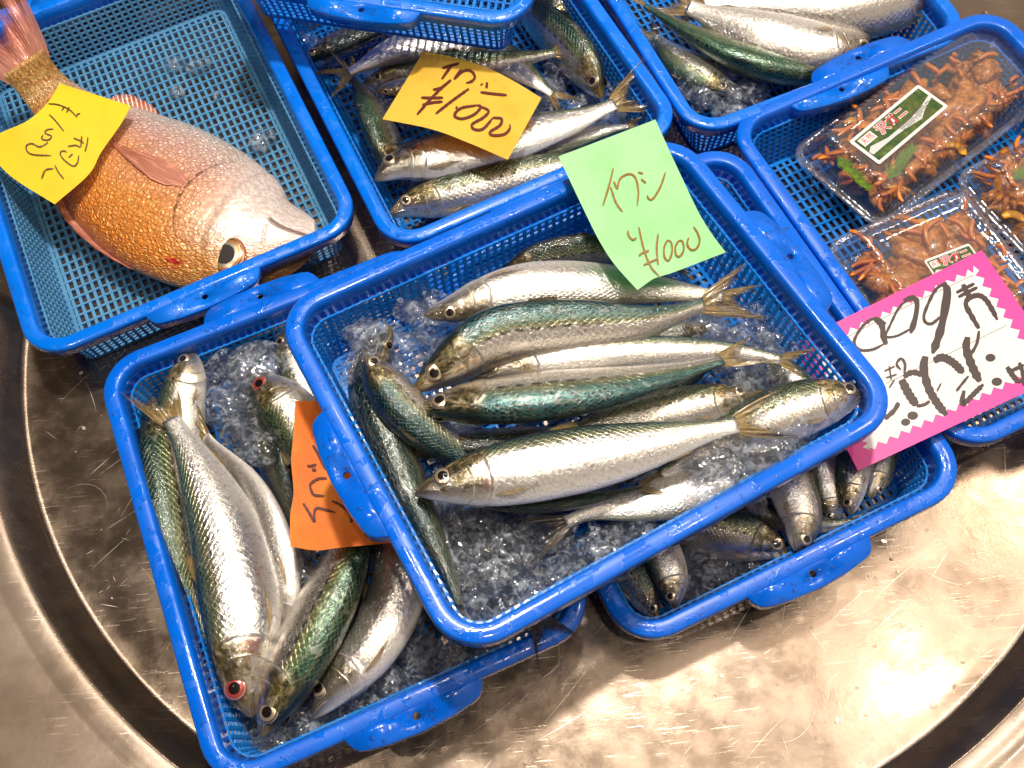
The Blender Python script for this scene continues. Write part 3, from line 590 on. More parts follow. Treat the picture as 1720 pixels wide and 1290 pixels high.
FT = [
# basket F -------------------------------------------------------------
('F', [(700,828),(780,808),(900,784),(1060,753),(1175,726),(1238,712)], [.050,.052,.054,.054,.055,.056], 114, 1, 8, 'silver', dict(tailroll=15, spread=1.0), 'large silver sardine on top at the front, its tail over the right-hand sardine head'),
('F', [(699,688),(770,678),(880,668),(1020,650),(1140,625),(1212,605)], [.050,.055,.058,.058,.058,.058], 112, -1, 30, 'teal', dict(thick=.62, tailroll=20), 'belly-up sardine with its green back facing the front, second from the front'),
('F', [(697,657),(745,620),(830,566),(950,550),(1080,541),(1182,512)], [.042,.050,.054,.054,.056,.058], 104, 1, 46, 'teal', dict(thick=.68, tailroll=25, spread=1.25, tail=1.15), 'teal-backed sardine with curved head and row of dark flank spots, third from the front'),
('F', [(712,530),(775,515),(880,484),(1010,479),(1130,489),(1215,500)], [.036,.040,.044,.042,.040,.038], 84, -1, -14, 'white', dict(), 'white-sided sardine with brown snout directly below the green paper tag'),
('F', [(836,470),(900,440),(980,425),(1060,425),(1130,440)], [.020,.028,.032,.030,.028], 70, 1, 60, 'dark', dict(), 'dark-backed sardine behind the white-sided one, half under the green paper tag'),
('F', [(788,638),(850,620),(960,604),(1100,592),(1230,590),(1312,604)], [.034,.040,.044,.044,.044,.044], 66, 1, 22, 'silver', dict(tailroll=10, spread=1.1), 'slim silver sardine with a blue back squeezed between the two long top sardines'),
('F', [(1268,664),(1215,672),(1130,690),(1020,712),(930,735)], [.034,.036,.036,.034,.032], 78, -1, 12, 'gold', dict(), 'sardine half hidden at the centre, its golden head pointing right toward the corner'),
('F', [(1452,664),(1390,672),(1300,700),(1200,745),(1110,800)], [.040,.042,.038,.030,.024], 98, -1, 10, 'gold', dict(eye='n'), 'sardine with its large head jammed in the right corner of the middle basket'),
('F', [(800,842),(870,846),(950,842),(1020,832),(1078,818)], [.026,.028,.028,.028,.030], 56, -1, 52, 'green', dict(tailroll=-5, fin=M_fin, spread=1.), 'green-backed sardine just beneath the large front one, golden tail to the right'),
('F', [(1345,768),(1290,790),(1190,822),(1080,846),(1000,858),(950,878)], [.020,.020,.022,.022,.022,.022], 84, 1, -5, 'white', dict(fin=M_find, tailroll=0, spread=1.3, tail=1.2), 'pale sardine with a dark spread tail lying over the bare ice at the front'),
('F', [(613,597),(648,648),(700,708),(765,755),(850,800)], [.052,.050,.044,.036,.030], 90, -1, 34, 'teal', dict(thick=.82), 'sardine with open upright snout at the left, its head beside the clear ice slab'),
('F', [(655,548),(622,640),(660,760),(715,880),(752,960),(774,1022)], [.030,.032,.030,.028,.028,.030], 92, -1, 70, 'dark', dict(fin=M_find, thick=.92), 'dark sardine seen from its back, bent along the left wall of the middle basket'),
('F', [(1195,548),(1130,560),(1040,578),(960,592)], [.030,.032,.032,.030], 50, 1, 5, 'silver', dict(), 'small sardine head under ice between the tails, upper right of the pile'),
('F', [(690,760),(780,752),(900,742),(1030,735),(1110,725)], [.030,.034,.034,.032,.030], 70, -1, 55, 'dark', dict(thick=.8), 'dark sardine hidden between the two longest front sardines, only its back showing'),
('F', [(1200,600),(1120,640),(1010,662),(900,680)], [.022,.026,.026,.024], 66, 1, 30, 'teal', dict(thick=.7), 'buried teal sardine deep under the middle of the central pile'),
('F', [(1290,610),(1330,640),(1360,690),(1350,740)], [.018,.022,.022,.020], 60, 1, 30, 'silver', dict(), 'buried silver sardine behind the large head in the right corner of the middle basket'),
# basket LL ------------------------------------------------------------
('LL', [(424,1203),(408,1140),(405,1030),(380,900),(330,780),(287,704)], [.036,.040,.044,.044,.046,.048], 128, 1, 14, 'silver', dict(eye='r', tail=.9, tailroll=10, thick=.55), 'big bright silver sardine with red eye, head down at the lower left'),
('LL', [(476,1090),(476,1020),(460,930),(415,820),(345,735)], [.026,.030,.032,.032,.034], 92, 1, -35, 'white', dict(), 'white-bellied sardine pressed against the right side of the big silver one'),
('LL', [(258,668),(268,760),(290,880),(318,1000),(348,1085)], [.022,.030,.032,.032,.034], 96, -1, 58, 'green', dict(thick=.85, fin=M_find, tailroll=40, tail=.9), 'dark green backed sardine along the left wall of the lower left basket'),
('LL', [(324,590),(314,632),(303,690),(310,770),(330,860)], [.040,.042,.036,.028,.022], 80, -1, 6, 'gold', dict(), 'brownish sardine with its snout resting upright at the top left corner of the lowest basket'),
('LL', [(432,628),(470,672),(520,740),(570,830),(610,900)], [.042,.044,.040,.034,.030], 98, -1, 5, 'gold', dict(eye='r'), 'golden-headed sardine with a red eye entering the orange paper tag'),
('LL', [(425,620),(440,700),(468,800),(500,900)], [.020,.024,.026,.024], 92, 1, 48, 'dark', dict(), 'dull scaly sardine under the ice between the silver one and the orange tag'),
('LL', [(440,1237),(470,1165),(520,1070),(568,970),(600,880),(640,800)], [.036,.040,.042,.040,.038,.034], 118, -1, 26, 'green', dict(thick=.68), 'sardine with a green spotted back, head down at the bottom below the orange tag'),
('LL', [(526,1205),(565,1150),(630,1070),(668,980),(650,880),(610,800)], [.030,.032,.034,.034,.030,.024], 104, 1, -12, 'white', dict(thick=.6), 'curved white sardine at the lower right of the lowest basket, snout at the bottom'),
('LL', [(474,562),(495,615),(525,680),(550,740)], [.030,.032,.030,.026], 66, -1, 0, 'gold', dict(), 'small golden sardine head half covered by the corner of the middle basket'),
('LL', [(735,790),(800,870),(872,985),(903,1036)], [.020,.034,.056,.068], 70, 1, 10, 'dark', dict(fin=M_find, tailroll=5, spread=1.5, tail=1.45), 'sardine whose dark forked tail hangs over the front rim under the middle basket'),
# basket R -------------------------------------------------------------
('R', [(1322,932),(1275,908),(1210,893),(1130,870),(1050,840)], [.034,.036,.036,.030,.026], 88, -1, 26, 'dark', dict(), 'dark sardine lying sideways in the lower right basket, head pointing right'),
('R', [(1336,925),(1346,870),(1320,790),(1290,700)], [.044,.046,.044,.036], 80, -1, -8, 'white', dict(), 'silver sardine with yellow snout pointing down between the rims at the lower right'),
('R', [(1400,885),(1392,830),(1382,770),(1370,690)], [.026,.030,.032,.030], 56, 1, 0, 'silver', dict(), 'slim silver sardine right of the yellow-snouted one'),
('R', [(1240,850),(1310,868),(1380,880),(1432,876)], [.022,.026,.028,.030], 44, 1, 30, 'dark', dict(fin=M_find, tailroll=10, tail=1.5), 'dark thin sardine with its tail pointing right along the lower right rim'),
('R', [(1430,864),(1428,810),(1436,740),(1440,680)], [.034,.036,.034,.030], 58, 1, -10, 'gold', dict(), 'pale golden sardine head just under the corner of the pink sign'),
('R', [(1464,835),(1480,790),(1488,730),(1480,670)], [.030,.030,.028,.026], 48, -1, -20, 'gold', dict(), 'narrow brown sardine beside the pink sign, rightmost in its basket'),
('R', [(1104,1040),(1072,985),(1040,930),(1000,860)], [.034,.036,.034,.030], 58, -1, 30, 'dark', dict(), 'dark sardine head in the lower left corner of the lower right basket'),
('R', [(1134,1022),(1124,965),(1100,900),(1070,820)], [.040,.042,.040,.034], 66, 1, 5, 'silver', dict(), 'silver sardine head leaning on the dark one in the basket corner'),
# basket Y -------------------------------------------------------------
('Y', [(630,302),(680,274),(770,256),(880,226),(970,200),(1032,174)], [.042,.044,.046,.046,.046,.046], 92, 1, 4, 'silver', dict(tailroll=20, spread=1.3), 'large silver sardine under the yellow-orange tag, nearest the front but one'),
('Y', [(654,362),(700,340),(800,318),(920,286),(1040,255)], [.034,.036,.038,.038,.036], 76, 1, 30, 'gold', dict(), 'sardine with golden spotted flank along the front rim of the yellow-orange tag basket'),
('Y', [(658,300),(650,250),(622,180),(592,125)], [.026,.030,.034,.034], 80, 1, 52, 'green', dict(), 'green-backed sardine along the left wall beside the yellow-orange tag'),
('Y', [(850,70),(760,72),(670,84),(586,122)], [.030,.036,.042,.044], 70, 1, -8, 'white', dict(tailroll=0, spread=1.3), 'silver sardine with amber tail over the left wall, half under the tilted basket'),
('Y', [(610,140),(700,120),(800,112),(880,98),(932,88)], [.024,.030,.034,.036,.038], 58, 1, 48, 'green', dict(tailroll=30), 'scaly sardine crossing behind the yellow-orange tag, tail to the right'),
('Y', [(1010,165),(985,115),(940,65),(890,20),(850,-20)], [.030,.034,.034,.030,.026], 80, -1, 58, 'green', dict(), 'green sardine along the right wall of the yellow-orange tag basket'),
('Y', [(800,60),(862,108),(905,140),(928,158)], [.026,.030,.032,.032], 56, 1, 0, 'gold', dict(), 'small sardine tail section above the right corner of the yellow-orange tag'),
('Y', [(630,152),(690,150),(770,168),(850,180)], [.030,.032,.030,.028], 40, -1, -30, 'gold', dict(), 'sardine with amber snout sticking out left of the yellow-orange tag'),
('Y', [(830,290),(920,250),(1000,224),(1056,212)], [.024,.028,.030,.030], 50, -1, 0, 'silver', dict(), 'thin sardine tail under the large silver one near the green tag'),
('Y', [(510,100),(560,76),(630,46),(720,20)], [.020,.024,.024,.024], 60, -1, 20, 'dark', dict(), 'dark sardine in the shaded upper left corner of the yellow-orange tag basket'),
('Y', [(960,40),(930,0),(880,-50)], [.020,.024,.024], 60, 1, 10, 'gold', dict(), 'golden sardine at the top edge behind the green one of the yellow-orange tag basket'),
# basket M -------------------------------------------------------------
('M', [(1425,118),(1340,118),(1250,98),(1160,55),(1085,10)], [.022,.026,.030,.032,.034], 98, 1, 40, 'green', dict(), 'green scaly backed fish curving along the front of the top basket'),
('M', [(1460,62),(1390,88),(1300,72),(1220,40),(1155,12)], [.036,.038,.040,.040,.040], 98, 1, -30, 'white', dict(), 'white-bellied fish in the top basket, nearer the green scaly one'),
('M', [(1600,-20),(1500,8),(1400,22),(1290,16),(1180,12)], [.036,.040,.042,.040,.038], 96, 1, -40, 'white', dict(), 'white-bellied fish at the very top edge, next to the crab pack basket'),
('M', [(1228,152),(1190,133),(1140,100),(1100,60)], [.020,.022,.022,.020], 62, 1, 0, 'gold', dict(), 'small brown fish head resting in ice at the corner of the top basket'),
]
for bk, pts, zs, dpx, side, roll, skin, kw, label in FT:
    make_fish('sardine' if bk != 'M' or True else 'fish', label, bk, pts, zs, dpx, side, roll, skin, **kw)
BR_H = [(0, .24), (.03, .40), (.08, .57), (.15, .77), (.24, .93), (.34, 1.0), (.44, 1), (.56, .92), (.68, .72), (.80, .44), (.90, .30), (.96, .28), (1, .31)]
BR_W = [(0, .10), (.04, .36), (.12, .68), (.22, .92), (.34, 1), (.5, .95), (.66, .70), (.8, .42), (.92, .2), (1, .13)]
make_fish('sea_bream', 'large golden red sea bream lying on its side under the yellow paper tag', 'B',
          [(527,398),(450,400),(350,368),(245,302),(152,222),(84,158),(38,104)], [.028,.028,.028,.028,.028,.038,.060], 278, 1, 3, 'bream', fin=M_finr,
          eye='c', hp=BR_H, wp=BR_W, belly=1.0, cat='fish', group='', thick=.36, eyer=.118, tail=.75, spread=.8, nt=150, ns=90)
# ------------------------------------------------------------------ tilted basket on top at the back, and the one behind the bream
_a, _b = P(575, 8, .118), P(884, 46, .118); th = math.atan2((_b-_a)[1], (_b-_a)[0])
MT = frame(0, 0, .118, th+R90, 0, -.10)
MT[:3, 3] = _b + MT[:3, 0]*.15 + MT[:3, 1]*.122
make_basket('tilted blue basket stacked at the top edge, above the yellow-orange tag', MT, mats=(M_rimB, None))
MN = BK['B'].copy(); MN[:3, 3] = MN[:3, 3]+MN[:3, 0]*.328+np.array([0, 0, -.012])
make_basket('blue basket at the top left edge behind the sea bream basket', MN, mats=(M_rimB, None))

# ------------------------------------------------------------------ paper tags with hand lettering
def pl(pts, f):
    pts = np.array(pts, float); s_ = np.r_[0, np.cumsum(np.linalg.norm(np.diff(pts, axis=0), axis=1))]; q = f*s_[-1]
    return np.array([np.interp(q, s_, pts[:, 0]), np.interp(q, s_, pts[:, 1])])
def smooth_pl(pts):
    if len(pts) < 3: return pts
    o, s_ = catmull([np.array([*p, 0.]) for p in pts], 0); return [tuple(x[:2]) for x in o]
class Sheet:
    def __init__(s, top, right, bottom, left, zc, zf=None, n=28):
        top, right, bottom, left = [smooth_pl(e) for e in (top, right, bottom, left)]
        s.g = np.zeros((n+1, n+1, 2)); s.z = np.zeros((n+1, n+1)); s.n = n
        for j in range(n+1):
            v = j/n
            for i in range(n+1):
                u = i/n
                T_, B_, L_, R_ = pl(top, u), pl(bottom, u), pl(left, v), pl(right, v)
                bl = (1-u)*(1-v)*np.array(top[0])+u*(1-v)*np.array(top[-1])+(1-u)*v*np.array(bottom[0])+u*v*np.array(bottom[-1])
                s.g[j, i] = (1-v)*T_+v*B_+(1-u)*L_+u*R_-bl
                s.z[j, i] = (1-u)*(1-v)*zc[0]+u*(1-v)*zc[1]+u*v*zc[2]+(1-u)*v*zc[3]+(zf(u, v) if zf else 0)
    plane = None
    def pt(s, x, y, eps):
        if s.plane: return Pn(x, y, s.plane[0]+s.plane[1]*eps, s.plane[1])
        return P(x, y, s.zat(x, y)+eps)
    def zat(s, x, y):
        d = (s.g[:, :, 0]-x)**2+(s.g[:, :, 1]-y)**2; k = np.argsort(d.ravel())[:6]; w = 1/(d.ravel()[k]+1e-3)
        return float((s.z.ravel()[k]*w).sum()/w.sum())
    def sheet(s, mb, th=.00022):
        tp = [[P(*s.g[j, i], s.z[j, i]) if not s.plane else Pn(*s.g[j, i], *s.plane) for i in range(s.n+1)] for j in range(s.n+1)]
        bt = [[p-np.array([0, 0, th]) for p in r_] for r_ in tp]
        mb.grid(tp); mb.grid(bt, flip=True)
        e = lambda G: G[0]+[r_[-1] for r_ in G[1:]]+G[-1][::-1][1:]+[r_[0] for r_ in G[::-1]][1:-1]
        mb.grid([e(tp), e(bt)], closed_v=True)
    def stroke(s, mb, pts, w, eps=.00035, taper=True, closed=False):
        if len(pts) == 1:
            x, y = pts[0]; ring_ = [(x+w*.5*math.cos(a)*1.1, y+w*.5*math.sin(a)*.85) for a in [2*PI*i/10 for i in range(10)]]
            mb.add([s.pt(*q, eps) for q in ring_], [tuple(range(10))]); return
        o, c_ = catmull([np.array([*p, 0.]) for p in pts], 0); n = max(4, int(c_[-1]/2.2)); L = []
        for i in range(n+1):
            q = c_[-1]*i/n; x, y = np.interp(q, c_, o[:, 0]), np.interp(q, c_, o[:, 1])
            q2 = min(c_[-1], q+1.); q1 = max(0, q-1.); t = nrm([np.interp(q2, c_, o[:, 0])-np.interp(q1, c_, o[:, 0]), np.interp(q2, c_, o[:, 1])-np.interp(q1, c_, o[:, 1])])
            f_ = i/n; ww = w*.5*(1+.12*math.sin(f_*9+x))*((.72+.28*min(1, f_*6))*(min(1, (1-f_)*5+.45)) if taper else 1)
            L.append([s.pt(x-t[1]*ww, y+t[0]*ww, eps), s.pt(x+t[1]*ww, y-t[0]*ww, eps)])
        mb.grid(L)
def letter(sh, strokes, w, o, sc_, mat, parent, name='lettering', eps0=.0003, **k):
    g = MB(); e = 0
    for st in strokes:
        ww = w
        if isinstance(st, tuple): ww, st = st; ww *= 1.35 if ww > 10 else 1
        e += 1
        sh.stroke(g, [(o[0]+x/sc_, o[1]+y/sc_) for x, y in st], ww/sc_, eps=eps0+.000012*e, **k)
    return g.build(name, mat, parent, smooth=False)
def papertag(label, sh, mat, strokes, w, o, sc_, ink, cat='price tag', name='price_tag'):
    g = MB(); sh.sheet(g); c = np.array(P(*sh.g[sh.n//2, sh.n//2], sh.z[sh.n//2, sh.n//2]))
    ob = tag(g.build(name, mat), label, cat, 'handwritten coloured paper tags on the fish')
    letter(sh, strokes, w, o, sc_, ink, ob, eps0=.0007); return ob
px = lambda o, s_, pts: [(o[0]+x/s_, o[1]+y/s_) for x, y in pts]
ink_b = simple('ochre_marker_ink', (.28, .13, .006), .45); ink_d = simple('dark_brown_marker_ink', (.11, .014, .004), .6); ink_k = simple('thin_pen_ink', (.09, .05, .015), .4); ink_m = simple('brush_marker_ink', (.035, .013, .009), .45)
o, k = (930, 200), 4.3
sh = Sheet(px(o, k, [(35, 270), (390, 135), (735, 3)]), px(o, k, [(735, 3), (830, 215), (930, 430), (1050, 680), (1150, 840), (1243, 962)]),
           px(o, k, [(605, 1235), (680, 1180), (740, 1145), (850, 1112), (1040, 1040), (1243, 962)]), px(o, k, [(35, 270), (120, 450), (220, 660), (330, 880), (440, 1050), (605, 1235)]),
           (.132, .130, .121, .134), lambda u, v: .004*math.sin(PI*u)*(v**1.3)-.006*max(0, v-.75)*4*(1-u)*.5)
papertag('pale green paper tag with ochre katakana and price, hanging over the middle basket rim', sh, mat_paper('green_paper', (.46, .86, .42), (.38, .80, .34)),
  [[(430,355),(400,480),(355,625)],[(412,490),(450,600),(497,668)],[(435,450),(448,480),(460,505)],[(460,505),(480,430),(540,395),(590,420),(612,520),(603,625)],
   [(610,382),(648,392)],[(632,432),(668,460)],[(675,550),(690,577),(720,570),(770,490),(808,382)],[(535,803),(545,845),(575,870),(600,855)],
   [(615,780),(650,930),(700,1060),(760,1130)],[(615,985),(650,960),(690,950)],[(650,1052),(700,1030),(745,1010)],[(755,828),(745,930),(755,1052)],
   [(825,870),(800,920),(800,990),(830,1020),(855,960),(850,890),(822,872)],[(905,875),(880,920),(885,980),(915,988),(940,940),(930,880),(902,877)],[(975,855),(965,900),(990,940),(1030,935),(1055,880),(1040,820),(1010,775)]], 14, o, k, ink_b)
o, k = (620, 0), 5.375
sh = Sheet(px(o, k, [(490, 465), (780, 520), (1060, 610), (1320, 740), (1555, 885)]), px(o, k, [(1555, 885), (1400, 1170), (1252, 1442)]), px(o, k, [(120, 1075), (560, 1165), (900, 1290), (1252, 1442)]), px(o, k, [(490, 465), (300, 780), (120, 1075)]),
           (.066, .070, .078, .078), lambda u, v: .004*math.sin(PI*u))
papertag('yellow-orange paper tag with dark katakana and price, lying on sardines at the top', sh, mat_paper('yellow_orange_paper', (.98, .62, .07), (.98, .54, .04)),
  [[(660,615),(740,590),(815,570)],[(745,590),(700,650),(655,715)],[(835,625),(800,670),(765,715)],[(770,712),(850,640),(920,640),(955,690),(930,730),(875,748)],[(1010,755),(1022,765)],[(1065,742),(1060,795)],[(1005,830),(1120,845),(1245,857)],
   [(740,720),(650,790),(575,808)],[(735,722),(600,845),(430,1035)],[(470,880),(570,882),(670,880)],[(480,945),(570,925),(665,915)],[(900,800),(760,900),(600,1025)],[(780,968),(800,974)],
   [(960,950),(830,975),(770,1040),(840,1070),(950,1030),(1010,960),(955,948)],[(1010,960),(1080,1000),(1030,1060),(930,1120),(950,1165),(1030,1160),(1120,1060)],[(1120,1060),(1195,1070),(1180,1130),(1090,1190),(1120,1220),(1220,1210),(1270,1160),(1270,1120)]], 24, o, k, ink_d)
o, k = (0, 0), 4.3
sh = Sheet(px(o, k, [(430, 602), (680, 680), (945, 765)]), px(o, k, [(945, 765), (870, 900), (730, 1100), (640, 1260), (395, 1475)]), px(o, k, [(-110, 1040), (-40, 1150), (100, 1290), (395, 1475)]), px(o, k, [(430, 602), (345, 740), (200, 870), (0, 962), (-110, 1040)]),
           (.064, .056, .060, .070), lambda u, v: .006*math.sin(PI*v)*(1-.5*u))
papertag('bright yellow paper tag with thin pen writing on the sea bream tail', sh, mat_paper('yellow_paper', (.96, .74, .02), (.96, .68, .02)),
  [[(350,748),(420,755),(500,790),(550,840)],[(465,765),(445,800)],[(500,772),(480,812)],[(550,845),(560,822),(580,820)],[(355,825),(400,870),(460,945)],[(385,930),(340,935),(325,960),(372,982),(345,1010),(300,1000),(312,970)],
   [(345,1025),(320,1045),(280,1058),(230,1035),(190,1050),(195,1090),(240,1115),(370,1122)],[(530,995),(590,1020),(603,1038)],[(590,980),(582,1060)],[(490,1055),(545,1048),(580,1062)],[(635,990),(625,1050),(612,1095)],
   [(440,1090),(435,1115),(470,1160),(530,1198),(560,1170),(568,1120)],[(440,1090),(465,1088),(482,1097)],[(495,1135),(525,1108)],[(395,1190),(420,1240),(460,1290)],[(385,1215),(330,1225),(310,1260),(300,1290)]], 9, o, k, ink_k)
o, k = (480, 670), 4.96
sh = Sheet(px(o, k, [(80, 18), (300, 15), (640, 10)]), px(o, k, [(640, 10), (800, 600), (900, 1198)]), px(o, k, [(38, 1228), (250, 1262), (450, 1240), (900, 1198)]), px(o, k, [(80, 18), (60, 330), (45, 520), (65, 780), (38, 960), (38, 1228)]),
           (.070, .060, .060, .072), lambda u, v: .003*math.sin(2*PI*v)*(1-u))
papertag('wet orange paper tag with dark katakana, half under the middle basket', sh, mat_paper('orange_paper', (.98, .20, .003), (.99, .28, .006), .10),
  [[(225,385),(270,460),(332,588)],[(178,552),(200,560),(255,545)],(26,[(235,590)]),[(340,660),(270,665),(205,710),(215,770),(240,800),(320,808)],[(145,870),(190,940),(240,1025),(235,960),(255,910),(320,920),(410,945)],[(385,850),(450,880),(520,940),(550,1010),(530,1025)]], 22, o, k, ink_d)
# ------------------------------------------------------------------ pink sign
o, k = (1400, 420), 3.394
c4 = [(-230, 535), (845, 0), (1329, 701), (140, 1258)]
sh = Sheet(*[px(o, k, e) for e in ([c4[0], c4[1]], [c4[1], c4[2]], [c4[3], c4[2]], [c4[0], c4[3]])], (.060, .071, .069, .062), n=12)
_c0, _c1, _c3 = P(*sh.g[0, 0], .060), P(*sh.g[0, -1], .071), P(*sh.g[-1, 0], .062); _n = nrm(np.cross(_c3-_c0, _c1-_c0)); _n = _n if _n[2] > 0 else -_n; sh.plane = (_c0, _n)
g = MB(); sh.sheet(g, .0006)
pink = simple('pink_card', (.82, .045, .32), .4); cream = mat_paper('cream_card_panel', (.86, .80, .74), (.82, .76, .70), .0)
sign = tag(g.build('price_sign', pink, smooth=False), 'pink-edged white price sign with thick brush lettering, lying over the right basket rims', 'sign')
def quadpt(u, v): return np.array(c4[0])*(1-u)*(1-v)+np.array(c4[1])*u*(1-v)+np.array(c4[2])*u*v+np.array(c4[3])*(1-u)*v
U0, U1, V0, V1 = .065, .935, .075, .915; TU, TV = .030, .040; nU, nV = 15, 9; bd = []
for i in range(nU): bd += [(U0+TU/2+(U1-U0-TU)*i/nU, V0+TV), (U0+TU/2+(U1-U0-TU)*(i+.5)/nU, V0)]
bd += [(U1-TU, V0+TV), (U1-.01, V0-.005), (U1, V0+.04)]
for i in range(nV): bd += [(U1-TU, V0+TV+(V1-V0-2*TV)*(i+.25)/nV), (U1, V0+TV+(V1-V0-2*TV)*(i+.75)/nV)]
bd += [(U1-TU, V1-TV)]
for i in range(nU): bd += [(U1-TU/2-(U1-U0-TU)*(i+.5)/nU, V1), (U1-TU/2-(U1-U0-TU)*(i+1)/nU, V1-TV)]
bd += [(U0+.03, V1), (U0, V1-.05)]
for i in range(nV): bd += [(U0+TU, V1-TV-(V1-V0-2*TV)*(i+.25)/nV), (U0, V1-TV-(V1-V0-2*TV)*(i+.75)/nV)]
g = MB(); cxy = quadpt(.5, .5); pp = [quadpt(u, v) for u, v in bd]
W3 = [sh.pt(o[0]+q[0]/k, o[1]+q[1]/k, .0002) for q in pp]; cc = sh.pt(o[0]+cxy[0]/k, o[1]+cxy[1]/k, .0002)
# one planar fan from the centre keeps the card flat
pn = nrm(np.cross(P(*sh.g[0, -1], sh.z[0, -1])-P(*sh.g[0, 0], sh.z[0, 0]), P(*sh.g[-1, 0], sh.z[-1, 0])-P(*sh.g[0, 0], sh.z[0, 0])));
g.add(W3, [tuple(range(len(W3)))]); g.build('zigzag_panel', cream, sign, smooth=False)
letter(sh, [[(60,505),(400,330),(800,140)],[(300,760),(640,598),(985,430)]], 3.2, o, k, simple('ruled_line_ink', (.12, .10, .09), .6), sign, 'ruled_lines', taper=False)
letter(sh, [(26,[(235,388),(275,430),(285,490),(300,540)]),(13,[(300,420),(240,388),(170,430),(118,520),(150,568),(220,568),(290,535)]),(24,[(400,290),(450,272),(476,300),(468,380),(440,475)]),(11,[(440,280),(380,320),(322,430),(300,492),(360,490),(430,455),(460,440)]),
  (14,[(640,185),(580,230),(522,350),(520,405),(560,420),(620,370)]),(34,[(628,190),(648,230),(640,310),(612,450),(565,590)]),
  (15,[(700,243),(750,218),(805,190)]),(15,[(712,268),(765,240),(822,212)]),(24,[(738,195),(760,240),(778,268)]),(22,[(830,447),(790,380),(755,312),(772,275),(825,258),(868,282),(905,340),(935,398)]),
  (36,[(765,495),(758,560),(790,660),(835,750)]),(15,[(830,460),(818,530),(788,590)]),(34,[(572,632),(620,612),(680,640),(742,700)]),(12,[(770,718),(735,760),(700,805)]),(22,[(745,800),(732,870),(750,870),(800,820),(855,765)]),(40,[(895,613)]),(42,[(932,750)]),
  (34,[(525,605),(515,670),(540,780),(590,870),(645,940)]),(24,[(520,712),(450,697),(400,722)]),(36,[(388,738),(430,820),(475,885)]),(14,[(475,890),(520,880),(550,860)]),(10,[(590,805),(614,758)]),(42,[(452,943)]),(36,[(412,980)]),
  (20,[(372,870),(345,915),(292,962)]),(11,[(404,710),(408,650),(385,618),(360,650),(385,682)]),(10,[(290,690),(350,662)]),(10,[(300,728),(362,708)]),(10,[(318,660),(330,740)]),(9,[(348,740),(318,785)]),
  (22,[(990,665),(1020,710),(1052,750)]),(16,[(1020,685),(1086,655)]),(18,[(1060,640),(1080,700),(1090,770)]),(14,[(1050,752),(1086,735)])], 14, o, k, ink_m, sign, taper=True)
# ------------------------------------------------------------------ clear food packs in the right basket
def ico(n):
    import bmesh
    b = bmesh.new(); bmesh.ops.create_icosphere(b, subdivisions=n, radius=1); v = np.array([tuple(x.co) for x in b.verts]); f = [tuple(q.index for q in x.verts) for x in b.faces]; b.free(); return v, f
ICO2, ICO3 = ico(2), ico(3)
def lump(mb, c, r, sx=(1, 1, 1), amp=.25, seed=0, base=ICO2, R=None, m=0, fr_=1.6):
    v, f = base; rr = np.random.RandomState(seed); ph = rr.rand(6, 3)*6.28; k = rr.randn(6, 3)*fr_
    d = sum(np.sin(v@k[i]+ph[i, 0]) for i in range(6))/6
    q = v*(1+amp*d[:, None])*np.array(sx)*r
    if R is None:
        a = rr.rand()*6.28; R = np.array([[math.cos(a), -math.sin(a), 0], [math.sin(a), math.cos(a), 0], [0, 0, 1]])
    mb.add(q@R.T+np.asarray(c), f, m=m)
M_crab = NT('marinated_crab_shell'); _v = M_crab.coord(); M_crab.set(Base_Color=M_crab.ramp(M_crab.noise(_v, 210, 5, .7), [(.3, (.09, .03, .008)), (.42, (.40, .13, .015)), (.55, (.68, .24, .02)), (.7, (.75, .36, .06)), (.8, (.66, .46, .16))]), Roughness=.25, Coat_Weight=.7, Normal=M_crab.bump(M_crab.noise(_v, 300, 3), .7, .002)); M_crab = M_crab.m
M_carrot = NT('shredded_carrot'); _v = M_carrot.coord(); M_carrot.set(Base_Color=M_carrot.mix(M_carrot.noise(_v, 90), (.85, .27, .03), (.70, .17, .015)), Roughness=.3, Coat_Weight=.5, Subsurface_Weight=.15, Subsurface_Radius=(.003, .001, .001)); M_carrot = M_carrot.m
M_dill = simple('dill_green', (.20, .34, .03), .5); M_onion = simple('pickled_onion', (.55, .40, .22), .3, coat=.5)
M_pepper = simple('yellow_pepper_slice', (.85, .38, .02), .3, coat=.6)
